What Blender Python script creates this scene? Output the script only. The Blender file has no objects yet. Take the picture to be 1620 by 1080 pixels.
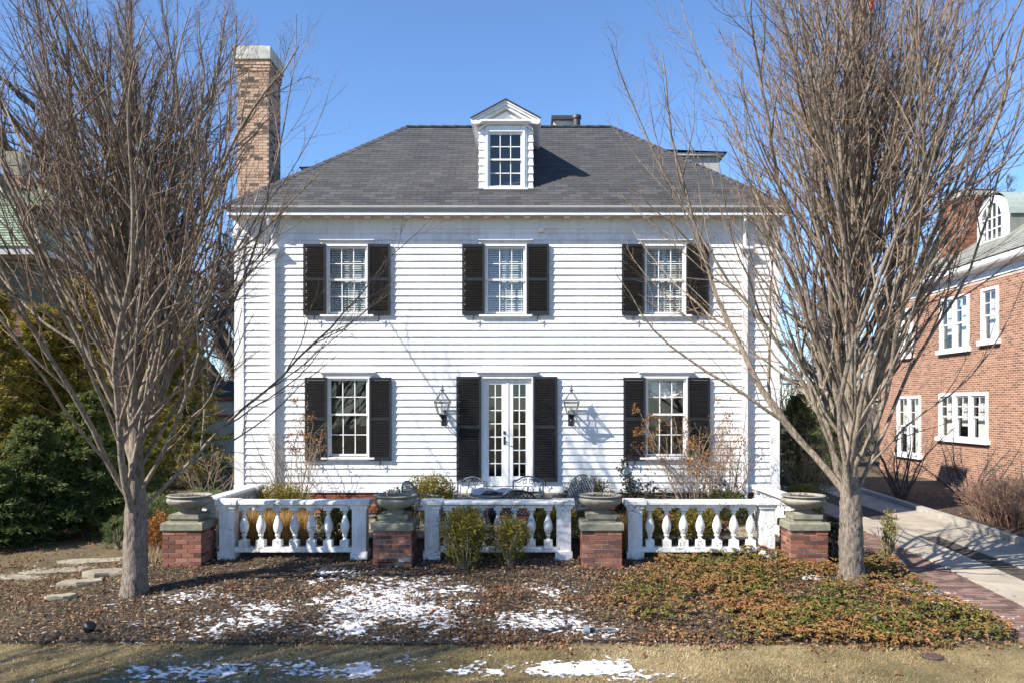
import bpy, bmesh, math, random
import numpy as np
from mathutils import Vector, Matrix

random.seed(7)
RNG = np.random.default_rng(7)
sc = bpy.context.scene
COL = sc.collection
R = math.radians

# ------------------------------------------------------------------ camera, sky, sun, exposure
CAMX, CAMZ, CAMD, F, VX, VY = 0.5, 2.68, 18.03, 1280.0, 838.0, 640.0
cam = bpy.data.cameras.new('camera'); camo = bpy.data.objects.new('camera', cam); COL.objects.link(camo)
camo.location = (CAMX, -CAMD, CAMZ); camo.rotation_euler = (R(90), 0, 0)
cam.sensor_width = 36.0; cam.lens = 36.0 * F / 1620.0
cam.shift_x = (810 - VX) / 1620.0; cam.shift_y = (VY - 540) / 1620.0
cam.clip_end = 2000; cam.clip_start = 0.1
sc.camera = camo

SUN_D = Vector((1.75, 1.0, -1.66)).normalized()          # the way the light travels
sun_el = math.asin(-SUN_D.z)
sun_rot = math.atan2(-SUN_D.x, -SUN_D.y)
w = bpy.data.worlds.new('World'); sc.world = w; w.use_nodes = True
nt = w.node_tree; nt.nodes.clear()
sky = nt.nodes.new('ShaderNodeTexSky'); sky.sky_type = 'NISHITA'; sky.sun_disc = False
sky.sun_elevation = sun_el; sky.sun_rotation = sun_rot
sky.altitude = 1200; sky.air_density = 1.0; sky.dust_density = 0.0; sky.ozone_density = 7.0
bg = nt.nodes.new('ShaderNodeBackground'); bg.inputs[1].default_value = 0.125
out = nt.nodes.new('ShaderNodeOutputWorld')
nt.links.new(sky.outputs[0], bg.inputs[0]); nt.links.new(bg.outputs[0], out.inputs[0])
sl = bpy.data.lights.new('sun', 'SUN'); sl.energy = 5.0; sl.angle = R(0.5); sl.color = (1.0, 0.94, 0.84)
so = bpy.data.objects.new('sun', sl); COL.objects.link(so)
so.rotation_euler = SUN_D.to_track_quat('-Z', 'Y').to_euler(); so.location = (-20, -20, 30)
sc.view_settings.view_transform = 'Standard'; sc.view_settings.look = 'None'
sc.view_settings.exposure = 1.0; sc.view_settings.gamma = 1.0
sc.view_settings.use_curve_mapping = False
sc.cycles.max_bounces = 6; sc.cycles.diffuse_bounces = 3; sc.cycles.glossy_bounces = 3
sc.cycles.transparent_max_bounces = 12; sc.cycles.caustics_reflective = False; sc.cycles.caustics_refractive = False

def PX(x, Y): return CAMX + (x - VX) * (CAMD + Y) / F     # photo column at depth Y -> X
def PZ(y, Y): return CAMZ + (VY - y) * (CAMD + Y) / F     # photo row at depth Y -> Z

# ------------------------------------------------------------------ noise and terrain
_T = np.random.default_rng(3).random((256, 256))
def vnoise(x, y):
    xi = np.floor(x).astype(int); yi = np.floor(y).astype(int); fx = x - xi; fy = y - yi
    fx = fx * fx * (3 - 2 * fx); fy = fy * fy * (3 - 2 * fy)
    a = _T[xi & 255, yi & 255]; b = _T[(xi + 1) & 255, yi & 255]; c = _T[xi & 255, (yi + 1) & 255]; d = _T[(xi + 1) & 255, (yi + 1) & 255]
    return (a * (1 - fx) + b * fx) * (1 - fy) + (c * (1 - fx) + d * fx) * fy
def fbm(x, y, o=4):
    s = 0; a = .5
    for i in range(o):
        s = s + a * vnoise(x * 2 ** i + 17.3 * i, y * 2 ** i + 9.1 * i); a *= .5
    return s / (1 - .5 ** o)
def sstep(a, b, x):
    t = np.clip((x - a) / (b - a), 0, 1); return t * t * (3 - 2 * t)
def gz(x, y):
    x = np.asarray(x, float); y = np.asarray(y, float)
    A = np.interp(y, [-60, -12, -8.7, -7.5, -6, -5, -4.4, -3.6, -2.9, 0, 60], [-1.0, -.68, -.53, -.45, -.31, -.19, -.10, -.01, .18, .2, .3])
    B = np.interp(y, [-60, -12, -8.7, -6, -4, 0, 6, 60], [-1.0, -.68, -.5, -.3, -.2, -.06, .08, .4])
    wgt = np.maximum(sstep(5.7, 6.8, x), sstep(-5.9, -7.2, x))
    return A * (1 - wgt) + B * wgt
def gzb(x, y):
    x = np.asarray(x, float); y = np.asarray(y, float)
    bed = sstep(-7.6, -7.2, y) * sstep(-3.6, -4.4, y) * sstep(6.9, 6.3, x)
    return gz(x, y) + bed * .09 * (fbm(x * .9, y * .9) - .5) + .02 * (fbm(x * 5, y * 5, 3) - .5) * sstep(7.2, 6.6, x)
def G(px, py):
    lo, hi = -13.0, 60.0
    for _ in range(50):
        m = .5 * (lo + hi)
        if PZ(py, m) > float(gzb(PX(px, m), m)): lo = m
        else: hi = m
    return PX(px, lo), lo, float(gzb(PX(px, lo), lo))

# ------------------------------------------------------------------ materials
MATS = {}
def newmat(name):
    m = bpy.data.materials.new(name); m.use_nodes = True; m.node_tree.nodes.clear(); MATS[name] = m
    nt = m.node_tree; o = nt.nodes.new('ShaderNodeOutputMaterial')
    b = nt.nodes.new('ShaderNodeBsdfPrincipled'); nt.links.new(b.outputs[0], o.inputs[0])
    return m, nt, b
def nd(nt, t, **k):
    n = nt.nodes.new(t)
    for a, v in k.items(): setattr(n, a, v)
    return n
def ramp(nt, fac, stops, interp='LINEAR'):
    r = nt.nodes.new('ShaderNodeValToRGB'); r.color_ramp.interpolation = interp
    e = r.color_ramp.elements
    while len(e) < len(stops): e.new(.5)
    for i, (p, c) in enumerate(stops):
        e[i].position = p; e[i].color = (*c, 1) if len(c) == 3 else c
    nt.links.new(fac, r.inputs[0]); return r.outputs[0]
def noise(nt, scale, detail=4, rough=.55, vec=None, sxyz=None, coord='Object'):
    n = nt.nodes.new('ShaderNodeTexNoise'); n.inputs['Scale'].default_value = scale
    n.inputs['Detail'].default_value = detail; n.inputs['Roughness'].default_value = rough
    if vec is None:
        tc = nt.nodes.new('ShaderNodeTexCoord'); vec = tc.outputs[coord]
    if sxyz:
        mp = nt.nodes.new('ShaderNodeMapping'); mp.inputs['Scale'].default_value = sxyz
        nt.links.new(vec, mp.inputs[0]); vec = mp.outputs[0]
    nt.links.new(vec, n.inputs['Vector']); return n.outputs[0]
def geopos(nt):
    return nt.nodes.new('ShaderNodeNewGeometry').outputs['Position']
def mixc(nt, fac, a, b, mode='MIX'):
    m = nt.nodes.new('ShaderNodeMix'); m.data_type = 'RGBA'; m.blend_type = mode
    for s, v in ((m.inputs[0], fac), (m.inputs[6], a), (m.inputs[7], b)):
        if isinstance(v, (int, float)): s.default_value = v
        elif isinstance(v, tuple): s.default_value = (*v, 1)
        else: nt.links.new(v, s)
    return m.outputs[2]
def bump(nt, b, h, strength=.3, dist=.01):
    n = nt.nodes.new('ShaderNodeBump'); n.inputs['Strength'].default_value = strength; n.inputs['Distance'].default_value = dist
    nt.links.new(h, n.inputs['Height']); nt.links.new(n.outputs[0], b.inputs['Normal'])
def attr(nt, name):
    a = nt.nodes.new('ShaderNodeAttribute'); a.attribute_name = name; return a.outputs['Fac']
def objrand(nt):
    return nt.nodes.new('ShaderNodeObjectInfo').outputs['Random']
def madd(nt, a, b, op='ADD'):
    m = nt.nodes.new('ShaderNodeMath'); m.operation = op
    for s, v in ((m.inputs[0], a), (m.inputs[1], b)):
        if isinstance(v, (int, float)): s.default_value = v
        else: nt.links.new(v, s)
    return m.outputs[0]

def simple(name, col, rough=.6, var=.12, scale=6, bmp=.15, bscale=40, metal=0, world=True, stretch=None, bdist=.004):
    m, nt, b = newmat(name)
    vec = geopos(nt) if world else None
    n = noise(nt, scale, 5, .6, vec, stretch)
    lo = tuple(max(0, c * (1 - var)) for c in col); hi = tuple(min(1, c * (1 + var)) for c in col)
    nt.links.new(ramp(nt, n, [(.3, lo), (.7, hi)]), b.inputs['Base Color'])
    b.inputs['Roughness'].default_value = rough; b.inputs['Metallic'].default_value = metal
    if bmp: bump(nt, b, noise(nt, bscale, 3, .6, vec, stretch), bmp, bdist)
    return m

def paint(name, col, dirt, flake=0.0, rough=.45):
    m, nt, b = newmat(name); p = geopos(nt)
    n1 = noise(nt, 1.3, 6, .65, p, (1, 1, 1)); n2 = noise(nt, 9, 5, .7, p, (1, 1, .25))
    f = madd(nt, n1, n2, 'MULTIPLY')
    c = ramp(nt, f, [(.12, dirt), (.30, col)])
    r = objrand(nt)
    c = mixc(nt, madd(nt, r, .10, 'MULTIPLY'), c, tuple(x * .8 for x in col))
    if flake > 0:
        n3 = noise(nt, 28, 6, .75, p); n4 = noise(nt, 2.5, 3, .5, p)
        k = ramp(nt, madd(nt, n3, madd(nt, n4, .5, 'MULTIPLY')), [(.93 - flake, (0, 0, 0)), (.95 - flake, (1, 1, 1))])
        c = mixc(nt, k, c, (.23, .2, .17))
    nt.links.new(c, b.inputs['Base Color']); b.inputs['Roughness'].default_value = rough
    bump(nt, b, noise(nt, 22, 4, .6, p, (.15, 1, 1)), .12, .004)
    return m
paint('white_siding', (.80, .80, .80), (.60, .585, .55))
paint('white_trim', (.80, .80, .80), (.66, .65, .63))
paint('white_old', (.78, .78, .78), (.46, .44, .38), flake=.085)
simple('soffit', (.62, .58, .52), .6, .1)
simple('gutter_grey', (.38, .37, .36), .45, .1)
simple('shutter_black', (.012, .0125, .015), .42, .3, 9, .1)
simple('wall_core', (.06, .05, .042), .8, .1)
simple('black_metal', (.012, .012, .013), .45, .3, 20, .1)
simple('grey_metal', (.17, .185, .20), .42, .2, 14, .1)
simple('pipe_metal', (.45, .46, .48), .35, .2, 20, .1, metal=.7)
simple('dark_flashing', (.035, .035, .038), .5, .3)
simple('concrete_cap', (.20, .19, .14), .9, .35, 7, .5, 60)
simple('urn_stone', (.24, .225, .185), .9, .3, 7, .5, 70)
simple('chimney_cap', (.42, .42, .38), .85, .25, 6, .3)
simple('soil', (.035, .026, .018), .95, .4, 30, .6, 60)
simple('mortar', (.33, .29, .26), .95, .2, 20, .4, 90)
simple('mortar_light', (.46, .385, .30), .95, .15, 20, .4, 90)
simple('flagstone', (.26, .23, .165), .9, .3, 5, .4, 40)
simple('concrete', (.35, .30, .235), .9, .22, 2.2, .35, 70)
simple('kerb', (.33, .31, .27), .9, .2, 4, .35, 60)
simple('dirt', (.06, .048, .035), .95, .5, 12, .8, 50, bdist=.02)
simple('cloth_grey', (.42, .42, .44), .85, .15, 10, .2)
simple('curtain', (.75, .72, .68), .8, .08)
simple('curtain_red', (.45, .22, .16), .8, .2)
simple('blind_white', (.8, .81, .79), .55, .05)
simple('edging', (.012, .012, .01), .7, .3)
simple('candle', (.7, .66, .55), .5, .1)
simple('green_house_wall', (.085, .09, .068), .8, .15)
simple('garage_green', (.42, .50, .44), .8, .1)
simple('red_trim', (.38, .06, .035), .6, .2)
simple('copper', (.27, .32, .285), .6, .12)
simple('cardinal_red', (.55, .03, .015), .7, .3)
simple('ridge_dark', (.03, .03, .033), .85, .3, 20, .5, 160)
simple('iron', (.09, .05, .04), .6, .3)

def brickmat(name, stops, use_attr=False, grime=.0):
    m, nt, b = newmat(name); p = geopos(nt)
    f = attr(nt, 'tint') if use_attr else objrand(nt)
    n = noise(nt, 35, 5, .7, p)
    f2 = madd(nt, f, madd(nt, madd(nt, n, -.5), .35, 'MULTIPLY'))
    c = ramp(nt, f2, stops)
    if grime:
        g = noise(nt, 3.2, 5, .65, p)
        c = mixc(nt, ramp(nt, g, [(.50, (0, 0, 0)), (.66, (grime,) * 3)]), c, (.05, .04, .035))
    nt.links.new(c, b.inputs['Base Color']); b.inputs['Roughness'].default_value = .9
    bump(nt, b, noise(nt, 80, 4, .7, p), .5, .006)
red = [(0, (.10, .035, .022)), (.3, (.21, .062, .036)), (.7, (.30, .095, .052)), (1, (.38, .15, .09))]
brickmat('brick_pier', [(0, (.08, .034, .024)), (.4, (.19, .066, .038)), (.8, (.27, .10, .058)), (1, (.32, .165, .11))], grime=.75)
brickmat('brick_house', [(0, (.13, .05, .032)), (.3, (.225, .088, .05)), (.75, (.29, .12, .068)), (1, (.34, .165, .10))], True, .12)
tan = [(0, (.07, .055, .05)), (.14, (.12, .085, .07)), (.19, (.38, .245, .165)), (.6, (.45, .30, .20)), (1, (.50, .35, .245))]
brickmat('brick_tan', tan); brickmat('brick_tan_a', tan, True)
brickmat('brick_dark', [(0, (.08, .04, .03)), (.5, (.16, .07, .05)), (1, (.24, .13, .10))], True)
brickmat('paver', [(0, (.09, .055, .045)), (.5, (.18, .10, .078)), (1, (.26, .17, .135))], False, .4)
brickmat('paver_a', [(0, (.09, .055, .045)), (.5, (.18, .10, .078)), (1, (.26, .17, .135))], True, .4)
brickmat('plinth_brick', red, False, .3)

def shingle(name, stops, use_attr):
    m, nt, b = newmat(name); p = geopos(nt)
    f = attr(nt, 'tint') if use_attr else objrand(nt)
    n = noise(nt, 160, 2, .7, p); n2 = noise(nt, 1.1, 5, .65, p)
    f2 = madd(nt, madd(nt, f, .6, 'MULTIPLY'), madd(nt, madd(nt, n, n2), .25, 'MULTIPLY'))
    c = ramp(nt, f2, stops)
    st = noise(nt, 2.6, 5, .6, p, (1, .3, .3))
    c = mixc(nt, ramp(nt, st, [(.5, (0, 0, 0)), (.72, (.40,) * 3)]), c, (.068, .064, .056))
    nt.links.new(c, b.inputs['Base Color'])
    b.inputs['Roughness'].default_value = .92; bump(nt, b, n, .6, .006)
sh = [(.1, (.027, .027, .030)), (.5, (.047, .047, .051)), (.9, (.080, .079, .080))]
shingle('shingle', sh, False); shingle('shingle_a', sh, True)
shingle('green_tile', [(.1, (.14, .19, .13)), (.5, (.22, .29, .20)), (.9, (.31, .38, .28))], True)
shingle('slate', [(.1, (.16, .17, .15)), (.5, (.24, .25, .215)), (.9, (.31, .31, .27))], True)

def glassmat(name, tint=(1, 1, 1), ior=1.5):
    m = bpy.data.materials.new(name); m.use_nodes = True; nt = m.node_tree; nt.nodes.clear(); MATS[name] = m
    o = nd(nt, 'ShaderNodeOutputMaterial'); mx = nd(nt, 'ShaderNodeMixShader'); t = nd(nt, 'ShaderNodeBsdfTransparent'); g = nd(nt, 'ShaderNodeBsdfGlossy')
    g.inputs['Roughness'].default_value = .015; t.inputs[0].default_value = (*tint, 1)
    fr = nd(nt, 'ShaderNodeFresnel'); ge = nd(nt, 'ShaderNodeNewGeometry'); mr = nd(nt, 'ShaderNodeMapRange')
    mr.inputs[3].default_value = ior; mr.inputs[4].default_value = 1 / ior; nt.links.new(ge.outputs['Backfacing'], mr.inputs[0]); nt.links.new(mr.outputs[0], fr.inputs[0])
    nt.links.new(fr.outputs[0], mx.inputs[0]); nt.links.new(t.outputs[0], mx.inputs[1]); nt.links.new(g.outputs[0], mx.inputs[2]); nt.links.new(mx.outputs[0], o.inputs[0])
    n = noise(nt, 5, 3, .5, geopos(nt)); bn = nd(nt, 'ShaderNodeBump'); bn.inputs['Strength'].default_value = .06; bn.inputs['Distance'].default_value = .01
    nt.links.new(n, bn.inputs['Height']); nt.links.new(bn.outputs[0], g.inputs['Normal']); nt.links.new(bn.outputs[0], fr.inputs['Normal'])
glassmat('glass', (.92, .94, .94), 1.55)
glassmat('lamp_glass', (.95, .95, .95), 1.45)

def barkmat(name, lo, hi, sc_=18, z=.12):
    m, nt, b = newmat(name); p = geopos(nt)
    n = noise(nt, sc_, 6, .7, p, (1, 1, z)); n2 = noise(nt, 3, 4, .6, p, (1, 1, .5))
    f = madd(nt, madd(nt, n, .75, 'MULTIPLY'), madd(nt, n2, .25, 'MULTIPLY'))
    nt.links.new(ramp(nt, f, [(.36, lo), (.60, hi)]), b.inputs['Base Color']); b.inputs['Roughness'].default_value = .9
    bump(nt, b, n, .9, .02)
barkmat('bark', (.035, .027, .021), (.27, .22, .175), 38, .22)
barkmat('bark_limb', (.045, .034, .026), (.34, .275, .21), 30, .2)
barkmat('bark_twig', (.07, .045, .032), (.30, .195, .13), 20, .4)
barkmat('bark_dark', (.03, .024, .02), (.11, .085, .07), 14, .3)
barkmat('bark_far', (.06, .05, .043), (.15, .125, .105), 14, .3)
barkmat('twig_pale', (.15, .11, .08), (.36, .28, .21), 20, .4)
barkmat('twig_hedge', (.13, .078, .055), (.31, .19, .135), 20, .4)

def leafmat(name, stops, rough=.6, trans=.25):
    m, nt, b = newmat(name)
    c = ramp(nt, attr(nt, 'tint'), stops); nt.links.new(c, b.inputs['Base Color']); b.inputs['Roughness'].default_value = rough
    b.inputs['Specular IOR Level'].default_value = .3
    if trans:
        o = [n for n in nt.nodes if n.type == 'OUTPUT_MATERIAL'][0]
        t = nd(nt, 'ShaderNodeBsdfTranslucent'); nt.links.new(c, t.inputs[0])
        mx = nd(nt, 'ShaderNodeMixShader'); mx.inputs[0].default_value = trans
        nt.links.new(b.outputs[0], mx.inputs[1]); nt.links.new(t.outputs[0], mx.inputs[2]); nt.links.new(mx.outputs[0], o.inputs[0])
leafmat('box_leaf', [(0, (.05, .06, .014)), (.35, (.15, .145, .028)), (.7, (.30, .235, .048)), (1, (.42, .27, .07))])
leafmat('box_leaf_green', [(0, (.03, .045, .012)), (.5, (.07, .09, .02)), (1, (.17, .15, .04))])
leafmat('box_leaf_yellow', [(0, (.06, .07, .012)), (.5, (.15, .16, .025)), (1, (.26, .24, .04))])
leafmat('yew_leaf', [(0, (.06, .08, .016)), (.35, (.16, .165, .030)), (.65, (.28, .24, .045)), (1, (.40, .31, .06))], .55, .4)
leafmat('spruce_leaf', [(0, (.03, .055, .018)), (.5, (.085, .125, .035)), (1, (.20, .21, .07))], .5, .3)
leafmat('pine_leaf', [(0, (.05, .08, .025)), (.5, (.14, .18, .06)), (1, (.28, .31, .13))])
leafmat('rust_leaf', [(0, (.14, .05, .015)), (.5, (.30, .13, .035)), (1, (.42, .22, .07))])
leafmat('dry_leaf', [(0, (.07, .035, .018)), (.4, (.19, .085, .038)), (.75, (.28, .15, .075)), (1, (.42, .29, .175))], .75)
leafmat('mulch', [(0, (.025, .015, .009)), (.4, (.11, .066, .037)), (.7, (.27, .18, .105)), (1, (.52, .40, .27))], .9, 0)
leafmat('cover_leaf', [(0, (.05, .07, .014)), (.28, (.12, .15, .028)), (.45, (.20, .17, .045)), (.7, (.30, .18, .065)), (1, (.36, .17, .065))], .5)
leafmat('ivy_leaf', [(0, (.015, .024, .012)), (.5, (.05, .055, .03)), (.85, (.12, .10, .06)), (1, (.22, .16, .09))], .35, .1)
leafmat('grass_dry', [(0, (.10, .085, .03)), (.4, (.30, .22, .10)), (1, (.58, .45, .26))], .8, .2)
leafmat('straw', [(0, (.32, .19, .06)), (.5, (.48, .28, .09)), (1, (.60, .42, .17))], .8, .25)
leafmat('tan_grass', [(0, (.30, .22, .12)), (.5, (.46, .36, .22)), (1, (.60, .50, .34))], .8, .2)

m, nt_, b_ = newmat('snow_mat'); p_ = geopos(nt_)
sn = noise(nt_, 75, 4, .7, p_); sn2 = noise(nt_, 14, 4, .6, p_)
nt_.links.new(ramp(nt_, sn2, [(.35, (.55, .55, .56)), (.6, (.80, .81, .84))]), b_.inputs['Base Color']); b_.inputs['Roughness'].default_value = .75
bump(nt_, b_, sn, .7, .012)
al = ramp(nt_, madd(nt_, madd(nt_, sn, .55, 'MULTIPLY'), madd(nt_, attr(nt_, 'tint'), .55, 'MULTIPLY')), [(.32, (0, 0, 0)), (.64, (1, 1, 1))])
nt_.links.new(al, b_.inputs['Alpha'])
# ground: lawn, mulch and soil by position
m, nt_, b_ = newmat('ground_mat'); p_ = geopos(nt_)
n1 = noise(nt_, 45, 6, .75, p_); n2 = noise(nt_, 1.1, 5, .6, p_); n3 = noise(nt_, 9, 5, .7, p_)
lawn = ramp(nt_, madd(nt_, madd(nt_, n1, .6, 'MULTIPLY'), madd(nt_, n2, .4, 'MULTIPLY')), [(.36, (.09, .066, .027)), (.5, (.24, .178, .08)), (.62, (.42, .325, .175))])
mul = ramp(nt_, madd(nt_, madd(nt_, n1, .65, 'MULTIPLY'), madd(nt_, n3, .35, 'MULTIPLY')), [(.38, (.014, .009, .006)), (.5, (.06, .04, .025)), (.62, (.17, .12, .08))])
n5 = noise(nt_, .75, 4, .6, p_); lawn = mixc(nt_, ramp(nt_, n5, [(.42, (0, 0, 0)), (.62, (.8, .8, .8))]), lawn, (.10, .085, .032))
cg = mixc(nt_, attr(nt_, 'lawn'), mul, lawn)
nt_.links.new(cg, b_.inputs['Base Color']); b_.inputs['Roughness'].default_value = .95
bump(nt_, b_, n1, 1.0, .03)

# ------------------------------------------------------------------ mesh helpers
def tag(o, label=None, cat=None, group=None, kind=None):
    if label: o['label'] = label
    if cat: o['category'] = cat
    if group: o['group'] = group
    if kind: o['kind'] = kind
    return o
def empty(name, loc=(0, 0, 0), rz=0, label=None, cat=None, group=None):
    o = bpy.data.objects.new(name, None); COL.objects.link(o); o.location = loc; o.rotation_euler = (0, 0, rz); o.empty_display_size = .1
    return tag(o, label, cat, group)
def link(name, me, parent=None, loc=None, rot=None, scale=None):
    o = bpy.data.objects.new(name, me); COL.objects.link(o); o.parent = parent
    if loc is not None: o.location = loc
    if rot is not None: o.rotation_euler = rot
    if scale is not None: o.scale = scale
    return o
def mesh_np(name, v, f, mat, tint=None, smooth=False):
    v = np.asarray(v, np.float32); f = np.asarray(f, np.int32); k = f.shape[1]
    me = bpy.data.meshes.new(name)
    me.vertices.add(len(v)); me.vertices.foreach_set('co', v.ravel())
    me.loops.add(f.size); me.loops.foreach_set('vertex_index', f.ravel())
    me.polygons.add(len(f)); me.polygons.foreach_set('loop_start', np.arange(0, f.size, k, dtype=np.int32))
    me.polygons.foreach_set('loop_total', np.full(len(f), k, np.int32))
    me.polygons.foreach_set('use_smooth', np.full(len(f), bool(smooth)))
    if tint is not None:
        a = me.attributes.new('tint', 'FLOAT', 'POINT'); a.data.foreach_set('value', np.asarray(tint, np.float32))
    me.materials.append(MATS[mat]); me.update(calc_edges=True); return me

class MB:
    def __init__(s): s.v = []; s.f = []; s.t = []
    def add(s, vs, fs, tint=0.5):
        n = len(s.v); s.v += [tuple(q) for q in vs]; s.f += [tuple(i + n for i in f) for f in fs]; s.t += [tint] * len(vs); return s
    def box(s, x0, x1, y0, y1, z0, z1, tint=.5, M=None):
        vs = [(x, y, z) for z in (z0, z1) for y in (y0, y1) for x in (x0, x1)]
        if M is not None: vs = [M @ Vector(q) for q in vs]
        return s.add(vs, [(0, 2, 3, 1), (4, 5, 7, 6), (0, 1, 5, 4), (2, 6, 7, 3), (0, 4, 6, 2), (1, 3, 7, 5)], tint)
    def prism(s, prof, a0, a1, axis='x', tint=.5):
        n = len(prof); mk = {'x': lambda a, p: (a, p[0], p[1]), 'y': lambda a, p: (p[0], a, p[1]), 'z': lambda a, p: (p[0], p[1], a)}[axis]
        vs = [mk(a0, p) for p in prof] + [mk(a1, p) for p in prof]
        fs = [(i, (i + 1) % n, n + (i + 1) % n, n + i) for i in range(n)] + [tuple(range(n - 1, -1, -1)), tuple(range(n, 2 * n))]
        return s.add(vs, fs, tint)
    def lathe(s, prof, n=20, c=(0, 0, 0), mod=None):
        vs = []; m = len(prof)
        for r, z in prof:
            for i in range(n):
                a = 2 * math.pi * i / n; rr = r * (mod(a, z) if mod else 1)
                vs.append((c[0] + rr * math.cos(a), c[1] + rr * math.sin(a), c[2] + z))
        fs = [(j * n + i, j * n + (i + 1) % n, (j + 1) * n + (i + 1) % n, (j + 1) * n + i) for j in range(m - 1) for i in range(n)]
        fs += [tuple(range(n - 1, -1, -1)), tuple((m - 1) * n + i for i in range(n))]
        return s.add(vs, fs)
    def tube(s, pts, r, n=6, cap=True):
        pts = [Vector(p) for p in pts]; rs = r if isinstance(r, (list, tuple)) else [r] * len(pts); vs = []
        for i, p in enumerate(pts):
            t = (pts[min(i + 1, len(pts) - 1)] - pts[max(i - 1, 0)]).normalized()
            u = t.cross(Vector((0, 0, 1)) if abs(t.z) < .9 else Vector((0, 1, 0))).normalized(); q = t.cross(u)
            vs += [p + (u * math.cos(2 * math.pi * k / n) + q * math.sin(2 * math.pi * k / n)) * rs[i] for k in range(n)]
        fs = [(j * n + k, j * n + (k + 1) % n, (j + 1) * n + (k + 1) % n, (j + 1) * n + k) for j in range(len(pts) - 1) for k in range(n)]
        if cap: fs += [tuple(range(n - 1, -1, -1)), tuple((len(pts) - 1) * n + k for k in range(n))]
        return s.add(vs, fs)
    def mesh(s, name, mat, smooth=False, tint=False):
        me = bpy.data.meshes.new(name); me.from_pydata([tuple(q) for q in s.v], [], s.f); me.materials.append(MATS[mat])
        bm = bmesh.new(); bm.from_mesh(me); bmesh.ops.recalc_face_normals(bm, faces=bm.faces); bm.to_mesh(me); bm.free()
        if tint:
            a = me.attributes.new('tint', 'FLOAT', 'POINT'); a.data.foreach_set('value', s.t)
        if smooth:
            me.polygons.foreach_set('use_smooth', [True] * len(me.polygons))
            try: me.set_sharp_from_angle(angle=R(40))
            except Exception: pass
        return me
    def build(s, name, mat, parent=None, smooth=False, tint=False, loc=None, rot=None):
        return link(name, s.mesh(name, mat, smooth, tint), parent, loc, rot)

def boxes_np(c, h, tint, mat, name):
    """many boxes joined: centres (N,3), half sizes (N,3)"""
    c = np.asarray(c, float); h = np.asarray(h, float); N = len(c)
    s = np.array([(x, y, z) for z in (-1, 1) for y in (-1, 1) for x in (-1, 1)], float)
    v = (c[:, None, :] + s[None] * h[:, None, :]).reshape(-1, 3)
    q = np.array([(0, 2, 3, 1), (4, 5, 7, 6), (0, 1, 5, 4), (2, 6, 7, 3), (0, 4, 6, 2), (1, 3, 7, 5)])
    f = (np.arange(N)[:, None, None] * 8 + q[None]).reshape(-1, 4)
    return mesh_np(name, v, f, mat, np.repeat(np.asarray(tint, float), 8))

_unit = {}
def unit_box(mat, bevel=.06):
    if mat not in _unit:
        bm = bmesh.new(); bmesh.ops.create_cube(bm, size=1.0)
        me = bpy.data.meshes.new('piece'); bm.to_mesh(me); bm.free(); me.materials.append(MATS[mat]); _unit[mat] = me
    return _unit[mat]
def brick(parent, mat, x0, x1, y0, y1, z0, z1, name='brick'):
    return link(name, unit_box(mat), parent, ((x0 + x1) / 2, (y0 + y1) / 2, (z0 + z1) / 2), None, (x1 - x0, y1 - y0, z1 - z0))

# leaves -------------------------------------------------------------
def unit3(v): return v / np.maximum(np.linalg.norm(v, axis=-1, keepdims=True), 1e-9)
def leaf_quads(p, size, aspect, rng, axis=None, nrm=None, fold=.25, tint=None):
    N = len(p); size = np.broadcast_to(np.asarray(size, float), (N,))[:, None]
    a = unit3(rng.normal(size=(N, 3))) if axis is None else unit3(axis)
    n = rng.normal(size=(N, 3)) if nrm is None else nrm
    b = unit3(np.cross(a, n)); n = np.cross(b, a)
    v = np.stack([p, p + a * size * .5 + b * size * aspect * .5 + n * size * fold * .3, p + a * size - n * size * fold * .4, p + a * size * .5 - b * size * aspect * .5 + n * size * fold * .3], 1).reshape(-1, 3)
    f = (np.arange(N)[:, None] * 4 + np.arange(4)[None]).astype(np.int32)
    t = rng.random(N) if tint is None else tint
    return v, f, np.repeat(np.clip(t, 0, 1), 4)
def blades(p, h, wd, rng, lean=.4, tint=None, dirs=None):
    N = len(p); a = rng.random(N) * 6.283; h = np.broadcast_to(h, (N,))
    d = np.stack([np.cos(a), np.sin(a), np.zeros(N)], 1) * wd / 2
    ln = np.stack([rng.normal(0, lean, N), rng.normal(0, lean, N), np.ones(N)], 1) if dirs is None else dirs
    ln = unit3(ln) * h[:, None]
    v = np.stack([p - d, p + d, p + ln], 1).reshape(-1, 3)
    f = (np.arange(N)[:, None] * 3 + np.arange(3)[None]).astype(np.int32)
    return v, f, np.repeat(rng.random(N) if tint is None else tint, 3)

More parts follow.
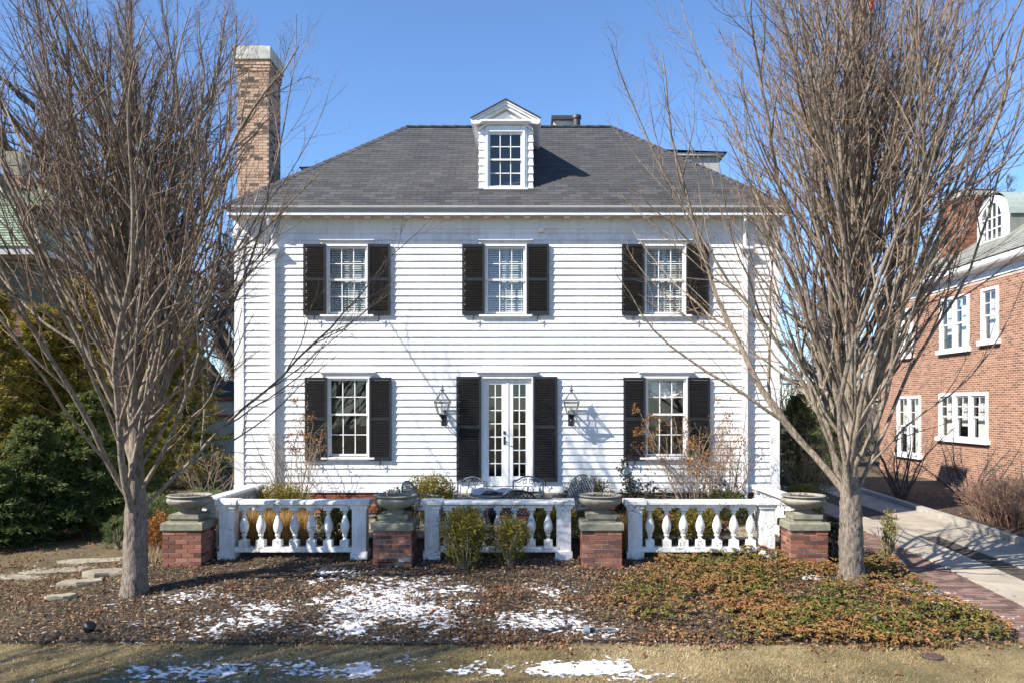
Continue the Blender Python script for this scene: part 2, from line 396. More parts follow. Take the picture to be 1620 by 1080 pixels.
# branching ----------------------------------------------------------
def grow(rng, P0, D0, L, R0, R1, k, up, wander):
    N = len(P0); pts = [P0]; d = unit3(D0); p = P0; upv = np.array([0, 0, 1.0])
    step = (np.broadcast_to(L, (N,)) / k)[:, None]; up = np.broadcast_to(up, (N,))[:, None]
    for i in range(k):
        d = unit3(d + upv * up / k + rng.normal(size=(N, 3)) * wander); p = p + d * step; pts.append(p)
    t = np.linspace(0, 1, k + 1)[None]
    rad = np.broadcast_to(R0, (N,))[:, None] * (1 - t) + np.broadcast_to(R1, (N,))[:, None] * t
    return np.stack(pts, 1), rad
def tubes(pts, rad, ns, rng):
    N, K, _ = pts.shape
    t = np.empty_like(pts); t[:, 1:-1] = pts[:, 2:] - pts[:, :-2]; t[:, 0] = pts[:, 1] - pts[:, 0]; t[:, -1] = pts[:, -1] - pts[:, -2]; t = unit3(t)
    ref = unit3(np.cross(t[:, 0], rng.normal(size=(N, 3))))[:, None, :]
    u = unit3(ref - t * np.sum(ref * t, -1, keepdims=True)); q = np.cross(t, u)
    a = np.arange(ns) * 2 * np.pi / ns
    v = pts[:, :, None] + rad[:, :, None, None] * (u[:, :, None] * np.cos(a)[None, None, :, None] + q[:, :, None] * np.sin(a)[None, None, :, None])
    i = np.arange(N)[:, None, None] * K * ns; j = np.arange(K - 1)[None, :, None] * ns; k = np.arange(ns)[None, None]; k2 = (k + 1) % ns
    f = np.stack([i + j + k, i + j + k2, i + j + ns + k2, i + j + ns + k], -1).reshape(-1, 4)
    return v.reshape(-1, 3), f
def spawn(rng, pts, rad, per, t0, t1, ang0, ang1, outward=None, bias=.0):
    N, K, _ = pts.shape
    t = t0 + (t1 - t0) * (np.arange(per)[None] + rng.random((N, per))) / per
    s = t * (K - 1); i = np.minimum(s.astype(int), K - 2); fr = (s - i)[..., None]; n = np.arange(N)[:, None]
    p = pts[n, i] * (1 - fr) + pts[n, i + 1] * fr; tan = unit3(pts[n, i + 1] - pts[n, i])
    r = rad[n, i] * (1 - fr[..., 0]) + rad[n, i + 1] * fr[..., 0]
    perp = rng.normal(size=(N, per, 3))
    if outward is not None:
        o = p - outward; o[..., 2] = 0; perp = perp + bias * unit3(o) * 1.5
    perp = unit3(perp - tan * np.sum(perp * tan, -1, keepdims=True))
    a = ang0 + (ang1 - ang0) * rng.random((N, per, 1))
    return p.reshape(-1, 3), (tan * np.cos(a) + perp * np.sin(a)).reshape(-1, 3), r.reshape(-1), t.reshape(-1)
def cat(parts):
    V = []; Fs = []; n = 0
    for v, f in parts: V.append(v); Fs.append(f + n); n += len(v)
    return np.concatenate(V), np.concatenate(Fs)

# ================================================================== THE SETTING
xs = np.unique(np.concatenate([np.linspace(-400, -40, 19), np.linspace(-40, -13, 40), np.linspace(-13, 13, 280), np.linspace(13, 40, 40), np.linspace(40, 400, 19)]))
ys = np.unique(np.concatenate([np.linspace(-200, -16, 24), np.linspace(-16, -9.5, 24), np.linspace(-9.5, -3, 90), np.linspace(-3, 12, 40), np.linspace(12, 60, 30), np.linspace(60, 600, 20)]))
gx, gy = np.meshgrid(xs, ys); H = gzb(gx, gy)
nx, ny = len(xs), len(ys)
idx = (np.arange(ny - 1)[:, None] * nx + np.arange(nx - 1)[None])
gf = np.stack([idx, idx + 1, idx + nx + 1, idx + nx], -1).reshape(-1, 4)
gme = mesh_np('ground', np.stack([gx, gy, H], -1).reshape(-1, 3), gf, 'ground_mat', smooth=True)
lw = sstep(-7.38, -7.5, gy) + .65 * sstep(-6.0, -7.5, gx + .5 * (fbm(gx, gy) - .5) * 4) * sstep(-.6, -2.2, gy) * sstep(-3.2, -4.2, gx) * (.35 + .9 * fbm(gx * .8, gy * .8)) + .25 * sstep(2, 8, np.abs(gy)) * sstep(11, 14, np.abs(gx))
a = gme.attributes.new('lawn', 'FLOAT', 'POINT'); a.data.foreach_set('value', np.clip(lw, 0, 1).astype(np.float32).ravel())
tag(link('ground', gme), kind='structure')

# terrace paving behind the balustrade
terr = empty('terrace'); tag(terr, kind='structure')
MB().box(-4.9, 5.0, -3.05, -.45, .05, .205).build('paving_bed', 'dirt', terr)
rr = random.Random(2)
y = -3.0; row = 0
while y < -.6:
    x = -4.85 + (row % 2) * .3
    while x < 4.8:
        wd = rr.uniform(.5, .75)
        brick(terr, 'flagstone', x, min(x + wd - .012, 4.95), y, y + .588, .19, .225 + rr.uniform(0, .006), 'paving_stone'); x += wd
    y += .6; row += 1

# driveway -----------------------------------------------------------
def sheet(name, x0, x1, y0, y1, mat, dz, parent=None, kind=None, n=40):
    yy = np.linspace(y0, y1, n); V = []
    for yv in yy: V += [(x0, yv, float(gz(x0 + 0 * yv + 9 - x0 if x0 > 6 else x0, yv)) + dz), (x1, yv, float(gz(9 if x0 > 6 else x1, yv)) + dz)]
    f = [(2 * i, 2 * i + 1, 2 * i + 3, 2 * i + 2) for i in range(n - 1)]
    # a slab with thickness
    nV = len(V); V += [(v[0], v[1], v[2] - .12) for v in V]
    f += [(b + nV, a + nV, c, d) if False else (a, a + nV, b + nV, b) for a, b, c, d in [(2 * i, 2 * i + 2, 0, 0) for i in range(n - 1)]]
    f += [(2 * i + 1, 2 * i + 3, 2 * i + 3 + nV, 2 * i + 1 + nV) for i in range(n - 1)]
    f += [(0, 1, 1 + nV, nV), (nV - 2, nV - 1, 2 * nV - 1, 2 * nV - 2)]
    o = link(name, mesh_np(name, V, f, mat), parent)
    if kind: tag(o, kind=kind)
    return o
drive = empty('driveway'); tag(drive, kind='structure')
yy = [-13, -9.6, -6.9, -4.0, -1.06]
for i in range(4):
    sheet('concrete_slab', 7.8, 8.62, yy[i] + .006, yy[i + 1] - .006, 'concrete', .03, drive)
    sheet('concrete_slab', 9.1, 10.22, yy[i] + .006, yy[i + 1] - .006, 'concrete', .032, drive)
sheet('soil_strip', 8.62, 9.1, -13, -1.06, 'dirt', .012, drive)
sheet('concrete_slab', 7.8, 10.22, -1.05, .95, 'concrete', .031, drive)
for ya, yb in ((.96, 4), (4.01, 8), (8.01, 14)):
    sheet('concrete_slab', 7.8, 8.55, ya, yb, 'concrete', .03, drive); sheet('concrete_slab', 9.25, 10.22, ya, yb, 'concrete', .032, drive)
sheet('soil_strip', 8.55, 9.25, .96, 14, 'dirt', .012, drive)
for i in range(14):
    sheet('kerb_stone', 10.235, 10.42, -13 + i * 2, -13 + i * 2 + 1.985, 'kerb', .14, drive, n=5)
# red paver strip
n = 0; far_c = []; far_h = []; far_t = []
rr = random.Random(5)
y = -8.6
while y < 9:
    x = 6.93 - (.1 if int(round(y / .105)) % 2 else 0); k = int(round((y + 8.6) / .105))
    x = 6.93
    cells = [(x, x + .1), (x + .1, x + .315), (x + .315, x + .53), (x + .53, x + .745), (x + .745, x + .85)] if k % 2 else [(x, x + .215), (x + .215, x + .43), (x + .43, x + .645), (x + .645, x + .85)]
    for (a, b) in cells:
        z = float(gz(9, y)) + .022 + rr.uniform(-.003, .003)
        if n < 300 and y > -7.6: brick(drive, 'paver', a + .003, b - .003, y + .003, y + .102, z - .06, z, 'paver'); n += 1
        else: far_c.append(((a + b) / 2, y + .0525, z - .03)); far_h.append(((b - a) / 2 - .003, .0495, .03)); far_t.append(rr.random())
    y += .105
tag(link('pavers_beyond', boxes_np(far_c, far_h, far_t, 'paver_a', 'pavers_beyond'), drive), kind='stuff')

# ================================================================== THE HOUSE
HX0, HX1, HD = -6.06, 6.05, 6.6
house = empty('house', label='white clapboard two-storey house with black shutters and hipped grey roof', cat='house')
OPEN = []                                    # openings in the front wall (x0,x1,z0,z1)
UPW = [-3.56, -.035, 3.51]; LOW = [-3.535, 3.535]
for c in UPW: OPEN.append((c - .45, c + .45, 4.70, 6.20))
for c in LOW: OPEN.append((c - .45, c + .45, 1.54, 3.27))
DOOR = (-.545, .545, .86, 3.27); OPEN.append(DOOR)
xb = sorted({HX0, HX1, *[o[0] for o in OPEN], *[o[1] for o in OPEN]}); zb = sorted({.70, 6.95, *[o[2] for o in OPEN], *[o[3] for o in OPEN]})
mb = MB()
for i in range(len(xb) - 1):
    for j in range(len(zb) - 1):
        cx, cz = (xb[i] + xb[i + 1]) / 2, (zb[j] + zb[j + 1]) / 2
        if not any(o[0] < cx < o[1] and o[2] < cz < o[3] for o in OPEN):
            mb.add([(xb[i], .0, zb[j]), (xb[i + 1], .0, zb[j]), (xb[i + 1], .0, zb[j + 1]), (xb[i], .0, zb[j + 1]),
                    (xb[i], .16, zb[j]), (xb[i + 1], .16, zb[j]), (xb[i + 1], .16, zb[j + 1]), (xb[i], .16, zb[j + 1])],
                   [(0, 1, 2, 3), (7, 6, 5, 4)])
for o in OPEN:                                # reveals
    x0, x1, z0, z1 = o
    mb.add([(x0, 0, z0), (x0, .16, z0), (x0, .16, z1), (x0, 0, z1)], [(0, 1, 2, 3)]); mb.add([(x1, 0, z0), (x1, .16, z0), (x1, .16, z1), (x1, 0, z1)], [(3, 2, 1, 0)])
    mb.add([(x0, 0, z0), (x1, 0, z0), (x1, .16, z0), (x0, .16, z0)], [(0, 1, 2, 3)]); mb.add([(x0, 0, z1), (x1, 0, z1), (x1, .16, z1), (x0, .16, z1)], [(3, 2, 1, 0)])
wall = mb.build('wall', 'wall_core', house)
mb = MB(); mb.box(HX0, HX0 + .15, .165, HD, .7, 6.95).box(HX1 - .15, HX1, .165, HD, .7, 6.95).box(HX0, HX1, HD + .005, HD + .15, .7, 6.95)
mb.build('side_wall', 'white_siding', house)
MB().box(HX0 + .16, HX1 - .16, .17, HD - .01, 3.75, 3.95).build('upper_floor', 'wall_core', house)
MB().box(HX0 + .16, HX1 - .16, .17, HD - .01, .6, .8).build('ground_floor', 'wall_core', house)
for xx in (-1.75, 1.75):
    MB().box(xx - .06, xx + .06, .17, HD - .02, .81, 6.9).build('partition', 'wall_core', house)
# clapboards
PITCH, ZB0 = .1535, .8115
rr = random.Random(11)
for i in range(37):
    z0 = ZB0 + i * PITCH; z1 = z0 + PITCH
    segs = [(HX0 + .20, HX1 - .20)]
    for (a, b, c, d) in [(o[0] - .05, o[1] + .05, o[2] - .03, o[3] + .05) for o in OPEN]:
        if z1 > c + .01 and z0 < d - .01:
            new = []
            for (s, e) in segs:
                if a > s and b < e: new += [(s, a), (b, e)]
                else: new.append((s, e))
            segs = new
    fin = []
    for (s, e) in segs:
        while e - s > 4.2:
            L = rr.uniform(2.0, 3.8); fin.append((s, s + L - .004)); s += L
        fin.append((s, e))
    for (s, e) in fin:
        d = rr.uniform(-.0015, .0015); zo = rr.uniform(-.002, .002)
        yb, yt = -.034 + d, -.006
        MB().prism([(0, z0 + zo), (yb, z0 + zo), (yt, z1 + .004), (0, z1 + .004)], s, e).build('clapboard', 'white_siding', wall)
# corner pilasters
for s, xa in ((-1, HX0 - .005), (1, HX1 + .005)):
    x0, x1 = (xa, xa + .205) if s < 0 else (xa - .205, xa)
    mb = MB().box(x0, x1, -.048, .03, .72, 6.36).box(x0 - .02, x1 + .02, -.066, .02, 6.36, 6.42).box(x0 - .035, x1 + .035, -.085, .02, 6.42, 6.47).box(x0 - .01, x1 + .01, -.06, .0, .725, .9)
    mb.build('corner_board', 'white_trim', house)
# water table, foundation
MB().prism([(0, .815), (-.03, .808), (-.055, .79), (-.055, .735), (0, .735)], HX0 - .01, HX1 + .01).build('water_table', 'white_trim', house)
fnd = MB().box(HX0 + .02, HX1 - .02, -.0, HD, -.2, .733).build('foundation', 'mortar', house)
rr = random.Random(3); c = []; n = 0
for k in range(7):
    z = .725 - .075 * (k + 1); x = HX0 + .03 - (k % 2) * .11
    while x < HX1 - .05:
        a = max(x, HX0 + .03); b = min(x + .21, HX1 - .03)
        if b - a > .04 and z > .15 and n < 300: brick(fnd, 'plinth_brick', a, b, -.022, .03, z, z + .064); n += 1
        x += .222
# frieze, soffit, cornice, gutter
MB().box(HX0 - .02, HX1 + .02, -.035, -.001, 6.62, 6.84).box(HX0 - .02, HX1 + .02, -.05, -.001, 6.585, 6.62).build('frieze', 'white_trim', house)
MB().box(HX0 - .03, HX1 + .03, -.03, -.001, 6.492, 6.585).build('frieze_board', 'white_siding', house)
cor = MB().box(-6.10, 6.09, -.34, .05, 6.84, 6.875).build('soffit', 'soffit', house)
n = 27
for i in range(n):
    x = -5.72 + i * .44
    MB().prism([(x - .075, 6.838), (x + .075, 6.838), (x + .06, 6.79), (x - .06, 6.79)], -.27, -.12, 'y').build('modillion', 'white_trim', cor)
MB().box(-6.11, 6.10, -.37, -.341, 6.815, 6.88).build('fascia', 'white_trim', house)
MB().prism([(-.352, 6.885), (-.372, 6.885), (-.395, 6.93), (-.435, 6.965), (-.44, 7.01), (-.352, 7.01)], -6.13, 6.12).build('gutter', 'gutter_grey', house)
for s in (-1, 1):
    xs_ = (-6.13, -6.05) if s < 0 else (6.04, 6.12)
    MB().box(*xs_, -.34, HD + .3, 6.82, 7.0).build('side_gutter', 'gutter_grey', house)
# downspouts with leader heads
for dx in (-5.19, 5.27):
    mb = MB().box(dx - .055, dx + .055, -.135, -.05, .30, 5.95).box(dx - .065, dx + .065, -.14, -.045, 3.4, 3.43).box(dx - .065, dx + .065, -.14, -.045, 1.6, 1.63)
    mb.tube([(dx - .05, -.3, 6.86), (dx - .05, -.29, 6.72), (dx, -.12, 6.5), (dx, -.11, 6.2)], .045, 8)
    d = mb.build('downspout', 'white_trim', house)
    prof = [(.06, -.02), (.075, .0), (.09, .06), (.13, .14), (.135, .17), (.155, .18), (.155, .22), (.14, .235)]
    m2 = MB()
    for (r0, z0_), (r1, z1_) in zip(prof[:-1], prof[1:]):
        m2.add([(dx - r0, -.05 - r0 * 1.1, 5.93 + z0_), (dx + r0, -.05 - r0 * 1.1, 5.93 + z0_), (dx + r0, -.045, 5.93 + z0_), (dx - r0, -.045, 5.93 + z0_),
                (dx - r1, -.05 - r1 * 1.1, 5.93 + z1_), (dx + r1, -.05 - r1 * 1.1, 5.93 + z1_), (dx + r1, -.045, 5.93 + z1_), (dx - r1, -.045, 5.93 + z1_)],
               [(0, 1, 5, 4), (1, 2, 6, 5), (3, 0, 4, 7), (2, 3, 7, 6), (0, 3, 2, 1), (4, 5, 6, 7)])
    m2.build('leader_head', 'white_trim', d)
# small white flood light box under the eave
MB().box(-.11 + .80, .01 + .80, -.12, -.04, 6.50, 6.60).box(.68, .82, -.13, -.04, 6.60, 6.615).build('eave_light_box', 'white_trim', house)
MB().box(.38, .385, -.03, -.028, 1, 1.01).build('nail', 'grey_metal', house) if False else None

# ---- windows ------------------------------------------------------
def sash(win, cx, x0, x1, z0, z1, yf, rows=2, cols=3, mat='white_trim', stile=.045, mun=.02, pane_mat='glass', pname='sash'):
    mb = MB().box(x0, x0 + stile, yf, yf + .035, z0, z1).box(x1 - stile, x1, yf, yf + .035, z0, z1)
    mb.box(x0 + stile, x1 - stile, yf + .001, yf + .034, z0, z0 + stile).box(x0 + stile, x1 - stile, yf + .001, yf + .034, z1 - stile, z1)
    mb.build(pname, mat, win)
    ix0, ix1, iz0, iz1 = x0 + stile, x1 - stile, z0 + stile, z1 - stile
    pw = (ix1 - ix0 - mun * (cols - 1)) / cols; ph = (iz1 - iz0 - mun * (rows - 1)) / rows
    for i in range(1, cols):
        x = ix0 + i * pw + (i - 1) * mun; MB().box(x, x + mun, yf + .004, yf + .03, iz0, iz1).build('muntin', mat, win)
    for j in range(1, rows):
        z = iz0 + j * ph + (j - 1) * mun; MB().box(ix0, ix1, yf + .006, yf + .028, z, z + mun).build('muntin', mat, win)
    rr = random.Random(int(cx * 100) + int(z0 * 77))
    for i in range(cols):
        for j in range(rows):
            x = ix0 + i * (pw + mun); z = iz0 + j * (ph + mun)
            o = MB().box(-pw / 2, pw / 2, -.002, .002, -ph / 2, ph / 2).build('pane', pane_mat, win, loc=(x + pw / 2, yf + .017, z + ph / 2))
            o.rotation_euler = (R(rr.uniform(-.35, .35)), 0, R(rr.uniform(-.35, .35)))
def house_window(cx, z0, z1, kind):
    w_ = empty('window'); w_.parent = house
    x0, x1 = cx - .45, cx + .45
    mb = MB().box(x0 - .05, x0 + .01, -.05, .05, z0 - .02, z1 + .0).box(x1 - .01, x1 + .05, -.05, .05, z0 - .02, z1)
    mb.box(x0 - .05, x1 + .05, -.052, .05, z1, z1 + .05).build('casing', 'white_trim', w_)
    MB().box(cx - .585, cx + .585, -.055, -.012, z1 + .052, z1 + .10).prism([(-.012, z1 + .145), (-.10, z1 + .14), (-.10, z1 + .125), (-.06, z1 + .101), (-.012, z1 + .101)], cx - .61, cx + .61).build('head_trim', 'white_trim', w_)
    MB().prism([(.06, z0 - .005), (-.10, z0 - .025), (-.10, z0 - .065), (.06, z0 - .065)], cx - .59, cx + .59).box(cx - .55, cx + .55, -.06, -.012, z0 - .11, z0 - .067).build('sill', 'white_trim', w_)
    zm = z0 + (z1 - z0) * (.505 if kind == 'up' else .535)
    sash(w_, cx, x0 + .012, x1 - .012, zm - .02, z1 - .002, .008, pname='upper_sash')
    sash(w_, cx, x0 + .012, x1 - .012, z0 + .002, zm + .02, .05, pname='lower_sash')
    if kind == 'up':
        mb = MB(); z = z0 + .03
        M0 = Matrix.Rotation(R(50), 4, 'X')
        while z < z1 - .05:
            for (a, b) in ((x0 + .03, cx - .10), (cx + .10, x1 - .03)) if False else ((x0 + .03, x1 - .03),):
                mb.box(a, b, -.024, .024, -.0015, .0015, M=Matrix.Translation((0, .135, z)) @ M0)
            z += .0505
        for xx in (x0 + .1, cx, x1 - .1): mb.box(xx - .006, xx + .006, .10, .103, z0 + .02, z1 - .03)
        mb.box(x0 + .02, x1 - .02, .105, .155, z1 - .06, z1 - .005)
        tag(mb.build('blind', 'blind_white', w_), kind='stuff')
        MB().box(cx - .05, cx + .06, .19, .21, z0, z1).build('curtain_edge', 'blind_white', w_)
    elif kind == 'swag':
        mb = MB(); n = 40
        pts = []
        for r_ in range(14):
            for i in range(n + 1):
                u = i / n; sw = (abs(((u * 1.0) % 1) - .5) * 2) ** 2
                drop = .30 + .13 * (1 - sw)
                z = z1 - .02 - drop * r_ / 13
                pts.append((x0 + .03 + .84 * u, .14 + .018 * math.sin(r_ * 1.9 + 3 * sw) + .012 * math.sin(u * 31), z))
        f = [(r_ * (n + 1) + i, r_ * (n + 1) + i + 1, (r_ + 1) * (n + 1) + i + 1, (r_ + 1) * (n + 1) + i) for r_ in range(13) for i in range(n)]
        MB().add(pts, f).build('swag_curtain', 'curtain', w_, smooth=True)
        m2 = MB()
        for s in (-1, 1): m2.tube([(cx + s * .40, .15, z1 - .36), (cx + s * .25, .14, z1 - .43), (cx + s * .12, .14, z1 - .46)], .028, 6)
        m2.build('curtain_border', 'curtain_red', w_, smooth=True)
    return w_
for c in UPW: house_window(c, 4.70, 6.20, 'up')
house_window(LOW[0], 1.54, 3.27, 'plain'); house_window(LOW[1], 1.54, 3.27, 'swag')

# ---- shutters -----------------------------------------------------
_lv = {}
def shutter(x0, x1, z0, z1, midf, single=True):
    s = empty('shutter'); s.parent = house
    st, yb, yf = .048, -.052, -.09
    zm = z0 + (z1 - z0) * midf
    mb = MB().box(x0, x0 + st, yf, yb, z0, z1).box(x1 - st, x1, yf, yb, z0, z1)
    for (a, b) in ((z0, z0 + .085), (zm - .035, zm + .035), (z1 - .06, z1)): mb.box(x0 + st, x1 - st, yf + .002, yb - .002, a, b)
    mb.build('frame', 'shutter_black', s)
    wd = x1 - x0 - 2 * st; key = round(wd, 4)
    if key not in _lv:
        M0 = Matrix.Rotation(R(38), 4, 'X')
        _lv[key] = MB().box(-wd / 2, wd / 2, -.022, .022, -.0035, .0035, M=M0).mesh('slat', 'shutter_black')
    allm = MB(); M0 = Matrix.Rotation(R(38), 4, 'X')
    for (a, b) in ((z0 + .085, zm - .035), (zm + .035, z1 - .06)):
        k = int((b - a) / .037); p = (b - a) / k
        for i in range(k):
            z = a + (i + .5) * p
            if single: link('slat', _lv[key], s, ((x0 + x1) / 2, -.071, z))
            else: allm.box(-wd / 2, wd / 2, -.022, .022, -.0035, .0035, M=Matrix.Translation(((x0 + x1) / 2, -.071, z)) @ M0)
    if not single: tag(allm.build('slats', 'shutter_black', s), kind='stuff')
    # batten that hangs it off the wall, hook under it
    MB().box(x0 + .004, x0 + .03, -.052, -.004, z0 + .15, z0 + .23).box(x0 + .004, x0 + .03, -.052, -.004, z1 - .23, z1 - .15).box(x1 - .03, x1 - .004, -.052, -.004, z0 + .15, z0 + .23).box(x1 - .03, x1 - .004, -.052, -.004, z1 - .23, z1 - .15).build('hinge', 'black_metal', s)
    xm = (x0 + x1) / 2
    MB().tube([(xm, -.02, z0 - .075), (xm, -.10, z0 - .07), (xm + .01, -.112, z0 - .02), (xm - .008, -.115, z0 + .03)], [.008, .01, .014, .008], 6).tube([(xm, -.10, z0 - .07), (xm - .01, -.108, z0 - .13), (xm + .02, -.108, z0 - .16)], [.01, .009, .007], 6).build('holdback', 'black_metal', s)
for c in UPW:
    shutter(c - .465 - .50, c - .465, 4.665, 6.235, .505, False); shutter(c + .465, c + .465 + .50, 4.665, 6.235, .505, False)
for c in LOW:
    shutter(c - .465 - .49, c - .465, 1.445, 3.29, .5); shutter(c + .475, c + .475 + .49, 1.445, 3.29, .5)
shutter(-1.125, -.575, .98, 3.31, .52); shutter(.575, 1.115, .98, 3.31, .52)

# ---- French doors -------------------------------------------------
door = empty('french_door'); door.parent = house
x0, x1, z0, z1 = DOOR
MB().box(x0 - .045, x0 + .008, -.05, .08, z0, z1).box(x1 - .008, x1 + .045, -.05, .08, z0, z1).box(x0 - .045, x1 + .045, -.052, .08, z1, z1 + .05).build('casing', 'white_trim', door)
MB().box(-.655, .655, -.055, -.012, z1 + .051, z1 + .105).prism([(-.012, z1 + .155), (-.11, z1 + .15), (-.11, z1 + .13), (-.06, z1 + .106), (-.012, z1 + .106)], -.68, .68).build('head_trim', 'white_trim', door)
MB().box(-.70, .70, -.30, .1, z0 - .07, z0 - .004).build('threshold', 'white_trim', door)
for s in (-1, 1):
    a, b = (x0 + .01, -.003) if s < 0 else (.003, x1 - .01)
    yf = .02; sl_ = .125
    mb = MB().box(a, a + sl_, yf, yf + .045, z0 + .01, z1 - .005).box(b - sl_, b, yf, yf + .045, z0 + .01, z1 - .005)
    mb.box(a + sl_, b - sl_, yf + .001, yf + .044, z0 + .01, z0 + .23).box(a + sl_, b - sl_, yf + .001, yf + .044, z1 - .13, z1 - .005)
    mb.build('door_leaf', 'white_trim', door)
    ix0, ix1, iz0, iz1 = a + sl_, b - sl_, z0 + .23, z1 - .13; mun = .022
    xm = (ix0 + ix1) / 2; MB().box(xm - mun / 2, xm + mun / 2, yf + .006, yf + .038, iz0, iz1).build('muntin', 'white_trim', door)
    ph = (iz1 - iz0 - 6 * mun) / 7; pw = (ix1 - ix0 - mun) / 2
    for j in range(1, 7):
        z = iz0 + j * ph + (j - 1) * mun; MB().box(ix0, ix1, yf + .008, yf + .036, z, z + mun).build('muntin', 'white_trim', door)
    rr = random.Random(4 + s)
    for i in range(2):
        for j in range(7):
            o = MB().box(-pw / 2, pw / 2, -.002, .002, -ph / 2, ph / 2).build('pane', 'glass', door, loc=(ix0 + i * (pw + mun) + pw / 2, yf + .02, iz0 + j * (ph + mun) + ph / 2))
            o.rotation_euler = (R(rr.uniform(-.4, .4)), 0, R(rr.uniform(-.4, .4)))
MB().box(-.001, .028, .006, .0195, z0 + .02, z1 - .02).build('astragal', 'white_trim', door)
mb = MB(); mb.box(-.085, -.045, .008, .019, 1.80, 1.98).tube([(-.065, .02, 1.87), (-.065, -.04, 1.87), (-.02, -.045, 1.865), (.03, -.04, 1.85)], .011, 6)
mb.box(-.09, -.04, .006, .0195, 2.03, 2.10).tube([(-.065, .01, 2.065), (-.065, -.02, 2.065), (-.04, -.025, 2.04)], .012, 6); mb.build('door_handle', 'black_metal', door)
MB().box(-1.2, 1.25, -.42, -.06, .66, .735).build('stoop_slab', 'concrete_cap', house)
st = MB().box(-1.15, 1.2, -.40, -.06, .1, .655).build('stoop', 'mortar', house)
for k in range(6):
    for i in range(11): brick(st, 'plinth_brick', -1.14 + i * .2125 + (k % 2) * .05, -1.14 + i * .2125 + .2 + (k % 2) * .05, -.412, -.39, .19 + k * .075, .19 + k * .075 + .064)

# ---- roof ---------------------------------------------------------
EY, EZ, RY, RZ = -.40, 7.02, 3.0, 9.90
EX0, EX1, RX0, RX1 = -6.13, 6.12, PX(645, RY), PX(966, RY)
BY = 6.6 + .25; SL = (RZ - EZ) / (RY - EY)
roof = MB().add([(EX0, EY, EZ - .03), (EX1, EY, EZ - .03), (EX1, BY, EZ - .03), (EX0, BY, EZ - .03), (RX0, RY, RZ - .03), (RX1, RY, RZ - .03)],
         [(0, 1, 5, 4), (1, 2, 5), (2, 3, 4, 5), (3, 0, 4), (3, 2, 1, 0)]).build('roof', 'ridge_dark', house)
def shingle_field(rng, o, u, v, wfun, length, expo, tabw, thick, nsep, sep_parent, mat, mat_a, name, stuff_parent, jit=.02, gap=.006, kick=.0):
    """o origin at the eave, u along it, v up the slope; wfun(s)->(u0,u1) at slope distance s"""
    o, u, v = np.array(o, float), np.array(u, float), np.array(v, float); nn = np.cross(u, v)
    V = []; T = []; cnt = 0; s = -.01; k = 0
    share = None
    while s < length - .02:
        a, b = wfun(max(s, 0)); a2, b2 = wfun(min(s + expo, length))
        x = math.floor(a / tabw - 1) * tabw + ((k % 2) * .5 + rng.uniform(-.05, .05)) * tabw
        while x < b:
            wd = tabw; x0, x1 = max(x, a), min(x + wd - gap, b); x += wd
            if x1 - x0 < .03: continue
            s1 = min(s + expo + .03, length)
            y0, y1 = max(x0, a2 + 0), min(x1, b2 - 0)
            if y1 - y0 < .02: y0 = y1 = min(max((x0 + x1) / 2, a2), b2); y0 -= .01; y1 += .01
            t0 = thick * rng.uniform(.85, 1.25); t1 = .001
            pts = [o + u * x0 + v * s - nn * .01, o + u * x1 + v * s - nn * .01, o + u * y1 + v * s1 - nn * .012, o + u * y0 + v * s1 - nn * .012,
                   o + u * x0 + v * s + nn * t0, o + u * x1 + v * s + nn * t0, o + u * y1 + v * s1 + nn * t1, o + u * y0 + v * s1 + nn * t1]
            tint = float(np.clip(.5 + rng.normal() * .17, 0, 1))
            if cnt < nsep and sep_parent is not None:
                me = bpy.data.meshes.new('shingle'); me.from_pydata([tuple(p) for p in pts], [], [(0, 3, 2, 1), (4, 5, 6, 7), (0, 1, 5, 4), (1, 2, 6, 5), (2, 3, 7, 6), (3, 0, 4, 7)]); me.materials.append(MATS[mat])
                link('shingle', me, sep_parent); cnt += 1
            else: V += pts; T += [tint] * 8
        s += expo; k += 1
    if V:
        N = len(V) // 8; q = np.array([(0, 3, 2, 1), (4, 5, 6, 7), (0, 1, 5, 4), (1, 2, 6, 5), (2, 3, 7, 6), (3, 0, 4, 7)])
        f = (np.arange(N)[:, None, None] * 8 + q[None]).reshape(-1, 4)
        tag(link(name, mesh_np(name, np.array(V), f, mat_a, T), stuff_parent), kind='stuff')
rg = np.random.default_rng(21)
LEN = math.hypot(RY - EY, RZ - EZ); vv = np.array([0, RY - EY, RZ - EZ]) / LEN
shingle_field(rg, (0, EY - .02, EZ), (1, 0, 0), vv, lambda s: (EX0 + (RX0 - EX0) * s / LEN, EX1 + (RX1 - EX1) * s / LEN), LEN, .128, .305, .007, 300, roof, 'shingle', 'shingle_a', 'shingles_upper', roof)
for sgn, ex, rx in ((1, EX1, RX1), (-1, EX0, RX0)):
    ln = math.hypot(ex - rx, RZ - EZ); v2 = np.array([rx - ex, 0, RZ - EZ]) / ln
    if sgn > 0: wf = lambda s, ln=ln: (EY + (RY - EY) * s / ln, BY + (RY - BY) * s / ln); shingle_field(rg, (ex, 0, EZ), (0, 1, 0), v2, wf, ln, .128, .305, .007, 0, None, 'shingle', 'shingle_a', 'side_shingles', roof)
    else: wf = lambda s, ln=ln: (-(BY + (RY - BY) * s / ln), -(EY + (RY - EY) * s / ln)); shingle_field(rg, (ex, 0, EZ), (0, -1, 0), v2, wf, ln, .128, .305, .007, 0, None, 'shingle', 'shingle_a', 'side_shingles', roof)
